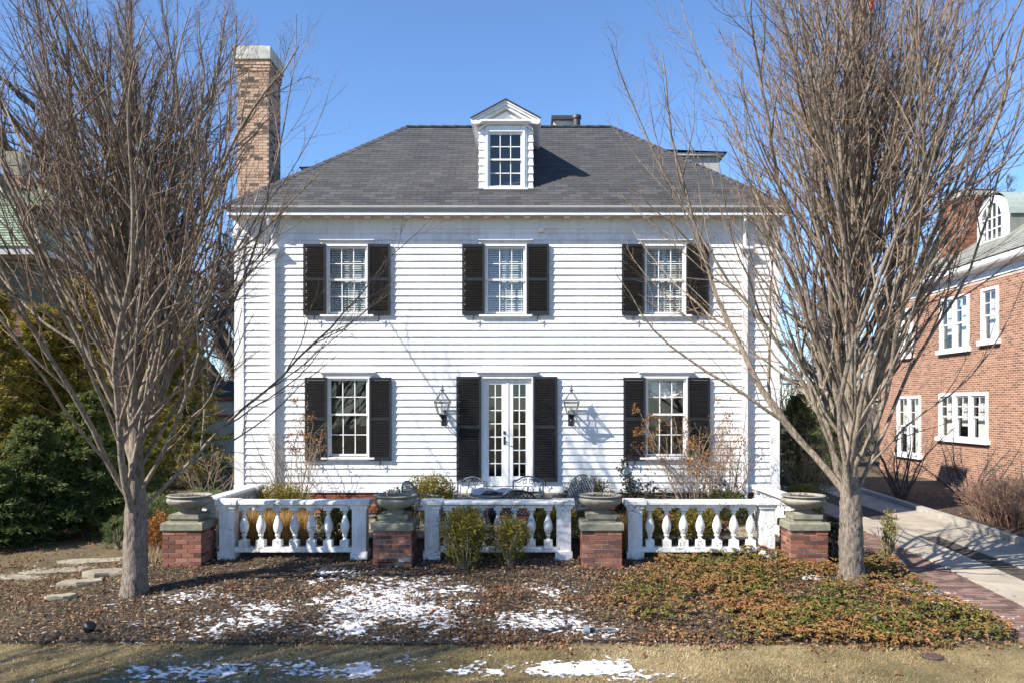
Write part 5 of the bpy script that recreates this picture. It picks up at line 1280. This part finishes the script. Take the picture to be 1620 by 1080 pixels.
# evergreens on the left
def evergreen(loc, rad, H, label, mat, seed, NB, droop=-.25, name='evergreen_tree', taper=.8, up=.3):
    rng = np.random.default_rng(seed); o = empty(name, loc, 0, label, 'evergreen', 'evergreens left and right of the house')
    u = (np.arange(NB) + rng.random(NB)) / NB; u = u ** 1.1; az = np.arange(NB) * 2.4 + rng.normal(0, .5, NB); z = H * (.03 + .95 * u)
    L = rad * ((1 - u) ** taper * .95 + .10) * rng.uniform(.62, 1.2, NB) * np.clip(.55 + u * 4, 0, 1)
    K = 9; d = np.stack([np.cos(az), np.sin(az), np.full(NB, up) + .5 * u], 1)
    pts, rad_ = grow(rng, np.stack([np.zeros(NB), np.zeros(NB), z], 1), d, L, .012, .003, K, droop, .07)
    link('branches', mesh_np('branches', *tubes(pts, rad_, 3, rng), 'bark_dark'), o)
    M = 30; t = .18 + .82 * rng.random((NB, M)); sK = t * K; i = np.minimum(sK.astype(int), K - 1); fr = (sK - i)[..., None]; n = np.arange(NB)[:, None]
    P = pts[n, i] * (1 - fr) + pts[n, i + 1] * fr; tan = unit3(pts[n, i + 1] - pts[n, i]); side = unit3(np.cross(tan, np.array([0, 0, 1.0]))) * np.where(rng.random((NB, M, 1)) < .5, 1, -1)
    sd = unit3(tan * rng.uniform(.3, 1.0, (NB, M, 1)) + side * rng.uniform(.3, 1.1, (NB, M, 1)) + rng.normal(size=(NB, M, 3)) * .22); sl_ = (L[:, None] * (1.1 - t) * .30 + .10)[..., None]
    Q = 5; w_ = rng.random((NB, M, Q, 1)); PP = P[:, :, None] + sd[:, :, None] * sl_[:, :, None] * w_ + rng.normal(size=(NB, M, Q, 3)) * .012
    ax = unit3(sd[:, :, None] + rng.normal(size=(NB, M, Q, 3)) * .42)
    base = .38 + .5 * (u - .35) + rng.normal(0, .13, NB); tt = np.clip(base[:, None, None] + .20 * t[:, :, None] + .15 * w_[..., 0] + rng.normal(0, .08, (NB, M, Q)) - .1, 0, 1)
    N = NB * M * Q
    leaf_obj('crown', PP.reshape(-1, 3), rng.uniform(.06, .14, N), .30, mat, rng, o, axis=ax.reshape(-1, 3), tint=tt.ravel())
    link('trunk', mesh_np('trunk', *tubes(np.array([[[0, 0, -.1], [.03, 0, H * .3], [0, .02, H * .6], [0, 0, H * .95]]]), np.array([[.12, .09, .06, .015]]), 8, rng), 'bark_dark'), o)
    return o
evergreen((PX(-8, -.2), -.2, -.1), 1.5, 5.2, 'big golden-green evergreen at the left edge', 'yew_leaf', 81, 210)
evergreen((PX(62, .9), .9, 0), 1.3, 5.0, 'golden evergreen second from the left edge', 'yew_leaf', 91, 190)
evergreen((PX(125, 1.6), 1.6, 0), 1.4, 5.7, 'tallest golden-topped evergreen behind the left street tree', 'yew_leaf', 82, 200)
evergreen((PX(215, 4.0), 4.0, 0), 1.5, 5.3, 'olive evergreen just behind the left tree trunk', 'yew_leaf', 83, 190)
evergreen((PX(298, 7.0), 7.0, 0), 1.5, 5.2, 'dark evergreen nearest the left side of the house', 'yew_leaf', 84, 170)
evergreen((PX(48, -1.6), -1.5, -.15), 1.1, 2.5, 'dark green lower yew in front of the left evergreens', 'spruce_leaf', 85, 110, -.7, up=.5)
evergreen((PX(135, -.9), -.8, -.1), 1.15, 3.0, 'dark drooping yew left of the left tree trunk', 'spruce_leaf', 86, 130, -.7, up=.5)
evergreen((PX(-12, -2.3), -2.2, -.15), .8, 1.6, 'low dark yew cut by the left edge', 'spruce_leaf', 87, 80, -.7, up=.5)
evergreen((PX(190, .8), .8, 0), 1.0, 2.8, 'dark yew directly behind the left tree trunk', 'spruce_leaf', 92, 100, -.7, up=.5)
evergreen((PX(1262, 9), 9, 0), 1.0, 3.0, 'dark evergreen in the deep shade right of the house', 'spruce_leaf', 88, 100, -.5)
evergreen((PX(1330, 16), 16, 0), 1.5, 3.2, 'dark evergreen at the end of the driveway', 'spruce_leaf', 89, 100, -.5)
evergreen((PX(1300, 20), 21, 0), 1.8, 3.6, 'dark evergreen at the back right behind the house', 'spruce_leaf', 90, 100, -.5)
# bare shrubs, some still holding brown leaves
def twig_shrub(loc, H, spread, ns, label, seed, mat='twig_pale', n2=7, n3=5, leaves=0, lz=(.5, 1), r0=.013, name='bare_shrub', group='bare shrubs', leafmat_='rust_leaf', lside=None, up=.45):
    rng = np.random.default_rng(seed); o = empty(name, loc, 0, label, 'shrub', group)
    a = np.arange(ns) * 2.4 + rng.uniform(-.4, .4, ns); s = spread * rng.uniform(.25, 1, ns)
    d = np.stack([np.cos(a) * s, np.sin(a) * s, np.ones(ns)], 1); L = H * rng.uniform(.7, 1.08, ns)
    a1, b1 = grow(rng, np.stack([np.cos(a) * .05, np.sin(a) * .05, np.full(ns, -.04)], 1), d, L, r0, r0 * .25, 10, up, .10)
    p, d, r, t = spawn(rng, a1, b1, n2, .25, 1, R(25), R(60)); L2 = np.repeat(L, n2) * (1.15 - t) * rng.uniform(.35, .6, len(t))
    a2, b2 = grow(rng, p, d, L2, np.minimum(r * .7, .007), .0025, 6, .25, .14)
    p, d, r, t = spawn(rng, a2, b2, n3, .2, 1, R(25), R(65)); L3 = np.repeat(L2, n3) * (1.15 - t) * rng.uniform(.3, .6, len(t))
    a3, b3 = grow(rng, p, d, L3, np.minimum(r * .8, .0042), .002, 4, .2, .16)
    link('stems', mesh_np('stems', *cat([tubes(a1, b1, 5, rng), tubes(a2, b2, 4, rng), tubes(a3, b3, 3, rng)]), mat), o)
    if leaves:
        P = a3[:, -1]; w_ = (P[:, 2] > lz[0] * H) & (P[:, 2] < lz[1] * H)
        if lside is not None: w_ &= (P[:, 0] * lside > -.1)
        P = P[w_]; P = P[rng.integers(0, max(1, len(P) // 3), leaves)] + rng.normal(0, .035, (leaves, 3))
        leaf_obj('dead_leaves', P, rng.uniform(.025, .055, leaves), .7, leafmat_, rng, o, fold=.9)
    return o
twig_shrub((PX(466, -.9), -.9, .2), 2.5, .8, 15, 'hydrangea with brown flower heads against the lower left window', 101, leaves=420, lz=(.6, 1.1), lside=1)
twig_shrub((PX(1096, -.95), -.95, .2), 2.75, .8, 16, 'leafy brown hydrangea in front of the lower right window', 102, leaves=1300, lz=(.4, 1.1), r0=.014)
twig_shrub((PX(1146, -.9), -.9, .2), 2.6, 1.0, 16, 'bare shrub beside the right downspout, nearly leafless', 103, leaves=160, lz=(.6, 1.1), mat='bark_twig')
twig_shrub((PX(338, 1.0), 1.0, 0), 2.1, .95, 13, 'pale bare bush at the left corner of the house', 104, leaves=110, lz=(.5, 1.1))
twig_shrub((PX(1278, 2.8), 2.8, 0), 2.8, .9, 16, 'brown bare bush just right of the house wall', 105, leaves=320, mat='twig_hedge', lz=(.4, 1.1))
twig_shrub((PX(1424, 4.5), 4.5, 0), 2.4, 1.1, 12, 'dark bare bush in the shade by the brick house', 106, mat='bark_dark', r0=.03)
twig_shrub((PX(1535, 4.2), 4.2, .05), 2.0, 1.3, 10, 'dark arching bare bush against the brick wall', 107, mat='bark_dark', r0=.03)
twig_shrub((PX(1612, 2.6), 2.6, .05), 1.6, 1.3, 8, 'dark bare bush at the right edge behind the twig hedge', 108, mat='bark_dark', r0=.026)
for i, (px, py, h, lab) in enumerate(((655, 955, .34, 'small leafless bush stub standing in the biggest snow patch'), (812, 945, .32, 'small leafless bush stub right of the biggest snow patch'), (735, 890, .3, 'bare twiggy base under the larger front boxwood'), (1062, 880, .32, 'sparse dry twigs against the right balustrade'), (690, 930, .2, 'tiny twig tuft at the snow below the middle balustrade'))):
    q = G(px, py); twig_shrub(q, h, .7, 9, lab, 120 + i, mat='bark_twig', n2=4, n3=3, r0=.006, leaves=30, lz=(.0, .6), leafmat_='dry_leaf', group='small twig stubs in the bed', name='twig_stub')
# clipped brown twig hedge along the right driveway
def twig_hedge(loc, lx_, ly_, h, N, label, seed):
    rng = np.random.default_rng(seed); o = empty('twig_hedge', loc, 0, label, 'hedge', 'clipped bare hedge beside the driveway')
    p = np.stack([rng.uniform(-lx_, lx_, N), rng.uniform(-ly_, ly_, N), np.full(N, -.02)], 1); e = np.maximum(np.abs(p[:, 0]) / lx_, np.abs(p[:, 1]) / ly_)
    L = h * rng.uniform(.75, 1.05, N) * (1 - .22 * e ** 3)
    d = np.stack([p[:, 0] / lx_ * .35 + rng.normal(0, .14, N), p[:, 1] / ly_ * .35 + rng.normal(0, .14, N), np.ones(N)], 1); p[:, :2] *= .75
    a1, b1 = grow(rng, p, d, L, .009, .003, 5, .1, .10)
    q, d, r, t = spawn(rng, a1, b1, 8, .3, 1, R(20), R(50)); a2, b2 = grow(rng, q, d, (1.15 - t) * h * .42, .006, .0026, 3, .2, .15)
    q, d, r, t = spawn(rng, a2, b2, 2, .3, 1, R(20), R(55)); a3, b3 = grow(rng, q, d, .14, .0045, .002, 1, .2, .15)
    link('stems', mesh_np('stems', *cat([tubes(a1, b1, 4, rng), tubes(a2, b2, 3, rng), tubes(a3, b3, 3, rng)]), 'twig_hedge'), o)
twig_hedge((11.75, .5, .0), 1.0, 1.05, 1.05, 420, 'far block of the brown bare clipped hedge beside the driveway kerb', 131)
twig_hedge((11.75, -1.7, -.05), 1.0, 1.05, 1.0, 420, 'near block of the brown bare clipped hedge, cut by the right edge', 132)
# ivy on the house wall
iv = empty('ivy', (PX(1080, -.35), -.35, .2), 0, 'dark ivy along the foundation under the lower right window', 'ivy')
rng = np.random.default_rng(141); N = 2600
p = np.stack([rng.uniform(-1.45, 1.35, N), rng.uniform(-.22, .18, N), np.abs(rng.normal(0, .24, N)) + .12], 1); p[:, 2] *= .6 + .8 * fbm(p[:, 0] * 3 + 9, p[:, 0] * 0 + 4, 3)
leaf_obj('leaves', p, rng.uniform(.05, .09, N), .9, 'ivy_leaf', rng, iv)
N = 170; zz_ = rng.uniform(.4, 1.35, N); p = np.stack([-1.10 + .10 * np.sin(zz_ * 5) + rng.normal(0, .07, N) - .12 * (zz_ > 1.0), rng.uniform(.2, .3, N), zz_], 1)
leaf_obj('climbing_leaves', p, rng.uniform(.05, .085, N), .9, 'ivy_leaf', rng, iv)
link('runner', mesh_np('runner', *tubes(np.array([[[-1.0, .29, .05], [-1.08, .29, .5], [-1.12, .29, .9], [-1.22, .29, 1.3]]]), np.array([[.008, .007, .006, .004]]), 5, rng), 'bark_dark'), iv)

# ================================================================== GROUND LAYERS
def in_poly(px, py, poly):
    c = np.zeros(len(px), bool); n = len(poly); j = n - 1
    for i in range(n):
        xi, yi = poly[i]; xj, yj = poly[j]
        c ^= ((yi > py) != (yj > py)) & (px < (xj - xi) * (py - yi) / (yj - yi + 1e-12) + xi); j = i
    return c
def W(pts): return [G(*p)[:2] for p in pts]
rng = np.random.default_rng(151)
# evergreen ground cover on the right bed
poly = W([(945, 985), (985, 925), (1040, 890), (1130, 872), (1240, 876), (1320, 885), (1400, 880), (1440, 915), (1500, 955), (1600, 1000), (1600, 1022), (1400, 1026), (1180, 1020), (1060, 1012)])
bx = [min(p[0] for p in poly), max(p[0] for p in poly)]; by_ = [min(p[1] for p in poly), max(p[1] for p in poly)]
NC = 8200; c = np.stack([rng.uniform(*bx, NC), rng.uniform(*by_, NC)], 1); c = c[in_poly(c[:, 0], c[:, 1], poly)]
dens = fbm(c[:, 0] * 1.3 + 5, c[:, 1] * 1.3 + 8, 3); east = sstep(1.6, 3.6, c[:, 0]); c = c[rng.random(len(c)) < np.clip((dens - .22) * 2.4, .15, 1) * (.25 + .75 * east)]
hz = .03 + .30 * fbm(c[:, 0] * 2.1, c[:, 1] * 2.1, 3) * rng.random(len(c)) ** .5
M = 9; P = np.repeat(np.stack([c[:, 0], c[:, 1], gzb(c[:, 0], c[:, 1]) + hz], 1), M, 0)
az = rng.random(len(P)) * 6.283; ax = np.stack([np.cos(az), np.sin(az), rng.uniform(-.6, .35, len(P))], 1)
tn = np.clip(np.repeat(1.15 - 1.25 * fbm(c[:, 0] * 1.7 + 3, c[:, 1] * 2.2 + 1, 3) + rng.normal(0, .20, len(c)) + .10, M) + rng.normal(0, .08, len(P)), 0, 1)
tag(leaf_obj('ground_cover', P, rng.uniform(.035, .075, len(P)), .45, 'cover_leaf', rng, None, axis=ax, nrm=np.tile([0, 0, 1.0], (len(P), 1)) + rng.normal(0, .35, (len(P), 3)), tint=tn), 'low green and rusty ground cover round the right tree trunk', 'ground cover', kind='stuff')
# fallen leaves
def scatter(N, x0, x1, y0, y1, fn):
    c = np.stack([rng.uniform(x0, x1, N), rng.uniform(y0, y1, N)], 1); return c[rng.random(N) < fn(c[:, 0], c[:, 1])]
c = scatter(46000, -9, 7, -7.7, -3.2, lambda x, y: np.clip(.10 + .9 * sstep(.5, .64, fbm(x * 1.4 + 2, y * 1.9 + 5, 4)) + .5 * sstep(.8, 2.2, x) * sstep(-5.6, -4.4, y), 0, 1) * (.35 + .65 * sstep(-2.5, .5, x)))
c2 = scatter(2600, -4.9, 5, -3.1, -.5, lambda x, y: np.full(len(x), .8)); c3 = scatter(2200, -11, 7, -9.5, -7.5, lambda x, y: np.full(len(x), .12)); c4 = scatter(5000, -14, -5.6, -7, 1.5, lambda x, y: np.full(len(x), .55)); c5 = scatter(3000, 10.4, 14.2, -6, 6, lambda x, y: np.full(len(x), .7)); c6 = scatter(700, 6.9, 10.3, -8, 3, lambda x, y: sstep(.62, .8, fbm(x * 2, y * 2, 3)) + .03)
c = np.concatenate([c, c2, c3, c4, c5, c6]); z = gzb(c[:, 0], c[:, 1]) + rng.uniform(.005, .035, len(c)); z = np.where((c[:, 1] > -3.1) & (np.abs(c[:, 0]) < 5), .24, z); z = np.where((c[:, 0] > 6.9) & (c[:, 0] < 10.3), gz(9, c[:, 1]) + .037, z)
az = rng.random(len(c)) * 6.283
tag(leaf_obj('fallen_leaves', np.stack([c[:, 0], c[:, 1], z], 1), rng.uniform(.025, .075, len(c)), .65, 'dry_leaf', rng, None, axis=np.stack([np.cos(az), np.sin(az), rng.normal(0, .2, len(c))], 1), nrm=np.tile([0, 0, 1.0], (len(c), 1)) + rng.normal(0, .4, (len(c), 3)), fold=.8), 'brown fallen leaves scattered over the bed and terrace', 'leaves', kind='stuff')
# mulch chips and twigs
c = scatter(70000, -9, 6.9, -7.5, -3.7, lambda x, y: .55 + .45 * sstep(.35, .6, fbm(x * 2 + 1, y * 2 + 7, 3)))
az = rng.random(len(c)) * 6.283; z = gzb(c[:, 0], c[:, 1]) + rng.uniform(.0, .03, len(c))
tag(leaf_obj('mulch', np.stack([c[:, 0], c[:, 1], z], 1), rng.uniform(.025, .10, len(c)), .20, 'mulch', rng, None, axis=np.stack([np.cos(az), np.sin(az), rng.normal(0, .3, len(c))], 1), nrm=np.tile([0, 0, 1.0], (len(c), 1)) + rng.normal(0, .5, (len(c), 3)), tint=np.clip(rng.beta(1.3, 1.7, len(c)), 0, 1)), 'shredded bark mulch covering the planting bed', 'mulch', kind='stuff')
# dry lawn blades
c = scatter(95000, -11, 8, -9.8, -7.42, lambda x, y: .35 + .65 * sstep(.3, .6, fbm(x * 1.5, y * 1.5, 3)))
c2 = scatter(16000, -14, -5.9, -7.3, -1.5, lambda x, y: sstep(.42, .6, fbm(x * 1.1, y * 1.1, 3)) * .9); c3 = scatter(14000, -8, 1.5, -7.4, -4.3, lambda x, y: sstep(.58, .7, fbm(x * 1.4 + 30, y * 1.4 + 12, 3)))
c = np.concatenate([c, c2, c3])
v, f, t = blades(np.stack([c[:, 0], c[:, 1], gzb(c[:, 0], c[:, 1]) - .004], 1), rng.uniform(.02, .07, len(c)), .009, rng, lean=1.1, tint=np.clip(.55 * rng.random(len(c)) + 1.5 * (fbm(c[:, 0] * 1.2 + 9, c[:, 1] * 1.8 + 2, 4) - .5) + .22, 0, 1))
tag(link('lawn_grass', mesh_np('lawn_grass', v, f, 'grass_dry', t)), 'short dry winter grass of the front lawn', 'grass', kind='stuff')
# thin melting snow
def snow(name, label, x0, x1, y0, y1, cell, blobs, thr=.5):
    xs = np.arange(x0, x1, cell); ys = np.arange(y0, y1, cell); X, Y = np.meshgrid(xs, ys); m = np.zeros_like(X)
    for (px, py, rxp, ryp, wgt) in blobs:
        cx, cy, _ = G(px, py); ax_ = abs(G(px + rxp, py)[0] - cx); ay_ = abs(G(px, py - ryp)[1] - cy)
        m = np.maximum(m, wgt * np.exp(-(((X - cx) / ax_) ** 2 + ((Y - cy) / ay_) ** 2) * .9))
    n = .34 * fbm(X * 2.6 + 4, Y * 3.4 + 9, 3) + .66 * fbm(X * 17 + 2 + 1.5 * fbm(X * 6, Y * 6, 2), Y * 22 + 5 + 1.5 * fbm(X * 7 + 9, Y * 7, 2), 4)
    h = m * 1.15 + (n - .5) * 2.3 - thr + .05
    inside = h > 0; ii = np.arange(X.size).reshape(X.shape); a = ii[:-1, :-1]; k = inside[:-1, :-1] & inside[1:, :-1] & inside[:-1, 1:] & inside[1:, 1:]
    k |= (inside[:-1, :-1].astype(int) + inside[1:, :-1] + inside[:-1, 1:] + inside[1:, 1:]) >= 3
    f = np.stack([a, a + 1, a + 1 + X.shape[1], a + X.shape[1]], -1)[k]
    Z = gzb(X, Y) + .006 + np.clip(h, -.02, .35) * .035 + .006 * fbm(X * 40, Y * 40, 2)
    jx = X + (vnoise(X * 70, Y * 70) - .5) * cell * .9; jy = Y + (vnoise(X * 70 + 50, Y * 70 + 20) - .5) * cell * .9
    used, inv = np.unique(f, return_inverse=True); V = np.stack([jx, jy, Z], -1).reshape(-1, 3)[used]
    tag(link(name, mesh_np(name, V, inv.reshape(f.shape), 'snow_mat', np.clip(h.ravel()[used] / .45, 0, 1), smooth=True)), label, 'snow', kind='stuff')
snow('snow_patch', 'thin broken snow on the mulch below the balustrade', -6.2, 2.2, -7.45, -4.3, .0095,
     [(610, 950, 110, 42, .78), (560, 985, 75, 25, .62), (700, 975, 60, 30, .60), (350, 985, 110, 22, .52), (420, 965, 60, 18, .42), (290, 945, 55, 16, .50), (530, 912, 55, 12, .52), (870, 930, 50, 16, .6), (750, 930, 45, 12, .42), (850, 985, 90, 22, .62), (940, 1000, 45, 15, .55), (620, 885, 30, 8, .45)])
snow('snow_patch', 'thin broken snow on the front lawn grass', -6.5, 2.6, -9.4, -7.55, .0105,
     [(330, 1062, 120, 17, .66), (440, 1054, 110, 14, .60), (560, 1060, 110, 15, .62), (640, 1048, 60, 10, .55), (740, 1062, 90, 12, .48), (920, 1058, 110, 14, .82), (1010, 1070, 80, 10, .62), (250, 1065, 80, 14, .48)])
snow('snow_patch', 'broken snow along the brick paving edge at the right', 6.0, 7.6, -7.2, -3.0, .014, [(1480, 945, 45, 16, .6), (1530, 965, 45, 13, .55), (1590, 985, 40, 12, .55), (1440, 930, 30, 10, .5)])
snow('snow_patch', 'small snow streak left of the right tree trunk', 4.6, 6.0, -5.2, -4.4, .013, [(1300, 914, 40, 5, .85)])
# edging strip between bed and lawn
xs_ = np.linspace(-7.2, 3.4, 60); V = []
for x in xs_:
    y = -7.44 + .04 * math.sin(x * .9) + .02 * math.sin(x * 2.3); zq = float(gzb(x, y))
    V += [(x, y - .008, zq - .05), (x, y - .008, zq + .035), (x, y + .008, zq + .035), (x, y + .008, zq - .05)]
f = [(4 * i + a, 4 * i + (a + 1) % 4, 4 * i + 4 + (a + 1) % 4, 4 * i + 4 + a) for i in range(59) for a in range(4)] + [(0, 1, 2, 3), (4 * 59 + 3, 4 * 59 + 2, 4 * 59 + 1, 4 * 59)]
tag(link('lawn_edging', mesh_np('lawn_edging', V, f, 'edging')), 'thin black edging strip between the mulch bed and front lawn', 'edging')

# ================================================================== SMALL THINGS
def rock(px, py, sx, sy, sz, label, seed, rz=0, mat='flagstone'):
    q = G(px, py); rng = np.random.default_rng(seed); n = 11; V = []; sz *= .6
    for j, (k, zz) in enumerate(((1.0, -.04), (1.02, sz * .5), (1.0, sz * .9), (.95, sz))):
        for i in range(n):
            a = 2 * math.pi * i / n; r_ = k * (1 + .16 * math.sin(2 * a + seed) + .10 * math.sin(5 * a + seed * 2) + .09 * math.cos(3 * a + seed * 5)) / max(abs(math.cos(a)), abs(math.sin(a))) ** .6
            V.append((sx * r_ * math.cos(a), sy * r_ * math.sin(a), zz + rng.normal(0, .008)))
    f = [(j * n + i, j * n + (i + 1) % n, (j + 1) * n + (i + 1) % n, (j + 1) * n + i) for j in range(3) for i in range(n)]
    mb = MB().add(V, f + [tuple(3 * n + i for i in range(n))])
    o = mb.build('stepping_stone', mat, None, loc=q); o.rotation_euler = (R(rng.uniform(-3, 3)), R(rng.uniform(-3, 3)), rz)
    tag(o, label, 'stone', 'flat stones left of the left tree')
rock(95, 947, .19, .12, .11, 'small rounded stone nearest the lawn, left of the left tree', 1, .2)
rock(128, 925, .30, .14, .13, 'long pale stone slab left of the left tree trunk', 2, .35); rock(178, 908, .38, .2, .11, 'broad mossy stone slab beside the left tree trunk', 3, .45)
for i, (px, py, sx, lab) in enumerate(((95, 902, .55, 'nearest flagstone of the path at the left'), (145, 887, .5, 'farthest flagstone of the path, beside the dwarf pine'), (48, 912, .5, 'flagstone half under leaves at the far left'))):
    rock(px, py, sx, .24, .03, lab, 20 + i, .25)
def path_light(px, py, label, s=1.0):
    q = G(px, py); o = empty('path_light', q, random.uniform(0, 3), label, 'lamp', 'low black garden lights')
    MB().lathe([(.07 * s, .0), (.085 * s, .03 * s), (.085 * s, .10 * s), (.06 * s, .125 * s), (.02 * s, .13 * s)], 14).build('housing', 'black_metal', o, rot=(R(35), 0, 0), loc=(0, 0, .03)); MB().tube([(0, 0, -.08), (0, 0, .05)], .012, 6).build('stake', 'black_metal', o)
path_light(140, 999, 'black garden light lying in the mulch at the lower left', .9); path_light(1385, 992, 'black garden light half hidden in the ground cover', 1.0)
q = G(940, 1002); fl = empty('spotlight', q, R(4), 'small grey spotlight with looped conduit lying in the bed', 'lamp')
MB().lathe([(.035, 0), (.062, .01), (.065, .05), (.06, .085), (.03, .09)], 14).build('lamp_head', 'pipe_metal', fl, smooth=True, loc=(-.15, 0, .06), rot=(0, R(90), 0))
MB().lathe([(.03, 0), (.035, .05), (.02, .06)], 10).build('socket', 'black_metal', fl, loc=(-.06, 0, .06), rot=(0, R(90), 0))
MB().tube([(0, 0, .06), (.1, .02, .06), (.2, .05, .055), (.3, .06, .05), (.34, .03, .045), (.33, -.02, .04), (.25, -.03, .04), (.18, -.035, .03)], .014, 7).build('conduit', 'pipe_metal', fl, smooth=True)
q = G(1475, 1038); vc = empty('valve_cover', q, 0, 'small rusty round utility cover set in the lawn at the lower right', 'cover')
MB().lathe([(.13, -.03), (.13, .012), (.12, .02), (.01, .022)], 24).build('lid', 'iron', vc); MB().lathe([(.145, -.03), (.145, .008), (.131, .009)], 24).build('rim', 'dark_flashing', vc)
# red bird in the right tree
bx_, bz_ = PX(1366, ry), PZ(22, ry)
bd = empty('red_bird', (bx_, ry - .25, bz_ - .1), R(30), 'small red crested bird perched high in the right bare tree', 'bird')
MB().lathe([(.004, -.02), (.03, .0), (.043, .035), (.045, .065), (.036, .10), (.028, .118), (.034, .135), (.033, .155), (.02, .175), (.008, .20), (.002, .215)], 14).build('body', 'cardinal_red', bd, smooth=True, rot=(R(12), 0, 0), loc=(0, 0, .02))
MB().add([(-.016, .0, .03), (.016, 0, .03), (.02, .05, -.08), (-.02, .05, -.08), (0, .012, .03), (0, .06, -.08)], [(0, 1, 2, 3), (1, 4, 5, 2), (4, 0, 3, 5), (2, 5, 3), (0, 4, 1)]).build('tail', 'cardinal_red', bd)
MB().tube([(0, -.055, .165), (0, -.078, .16)], [.011, .002], 6).build('beak', 'straw', bd); MB().tube([(-.012, 0, .02), (-.012, -.005, -.02)], .003, 4).tube([(.012, 0, .02), (.012, -.005, -.02)], .003, 4).build('feet', 'black_metal', bd)
MB().tube([(-.3, 0, -.022), (.0, -.005, -.024), (.35, .02, .03)], .01, 6).build('perch_twig', 'bark_limb', bd)
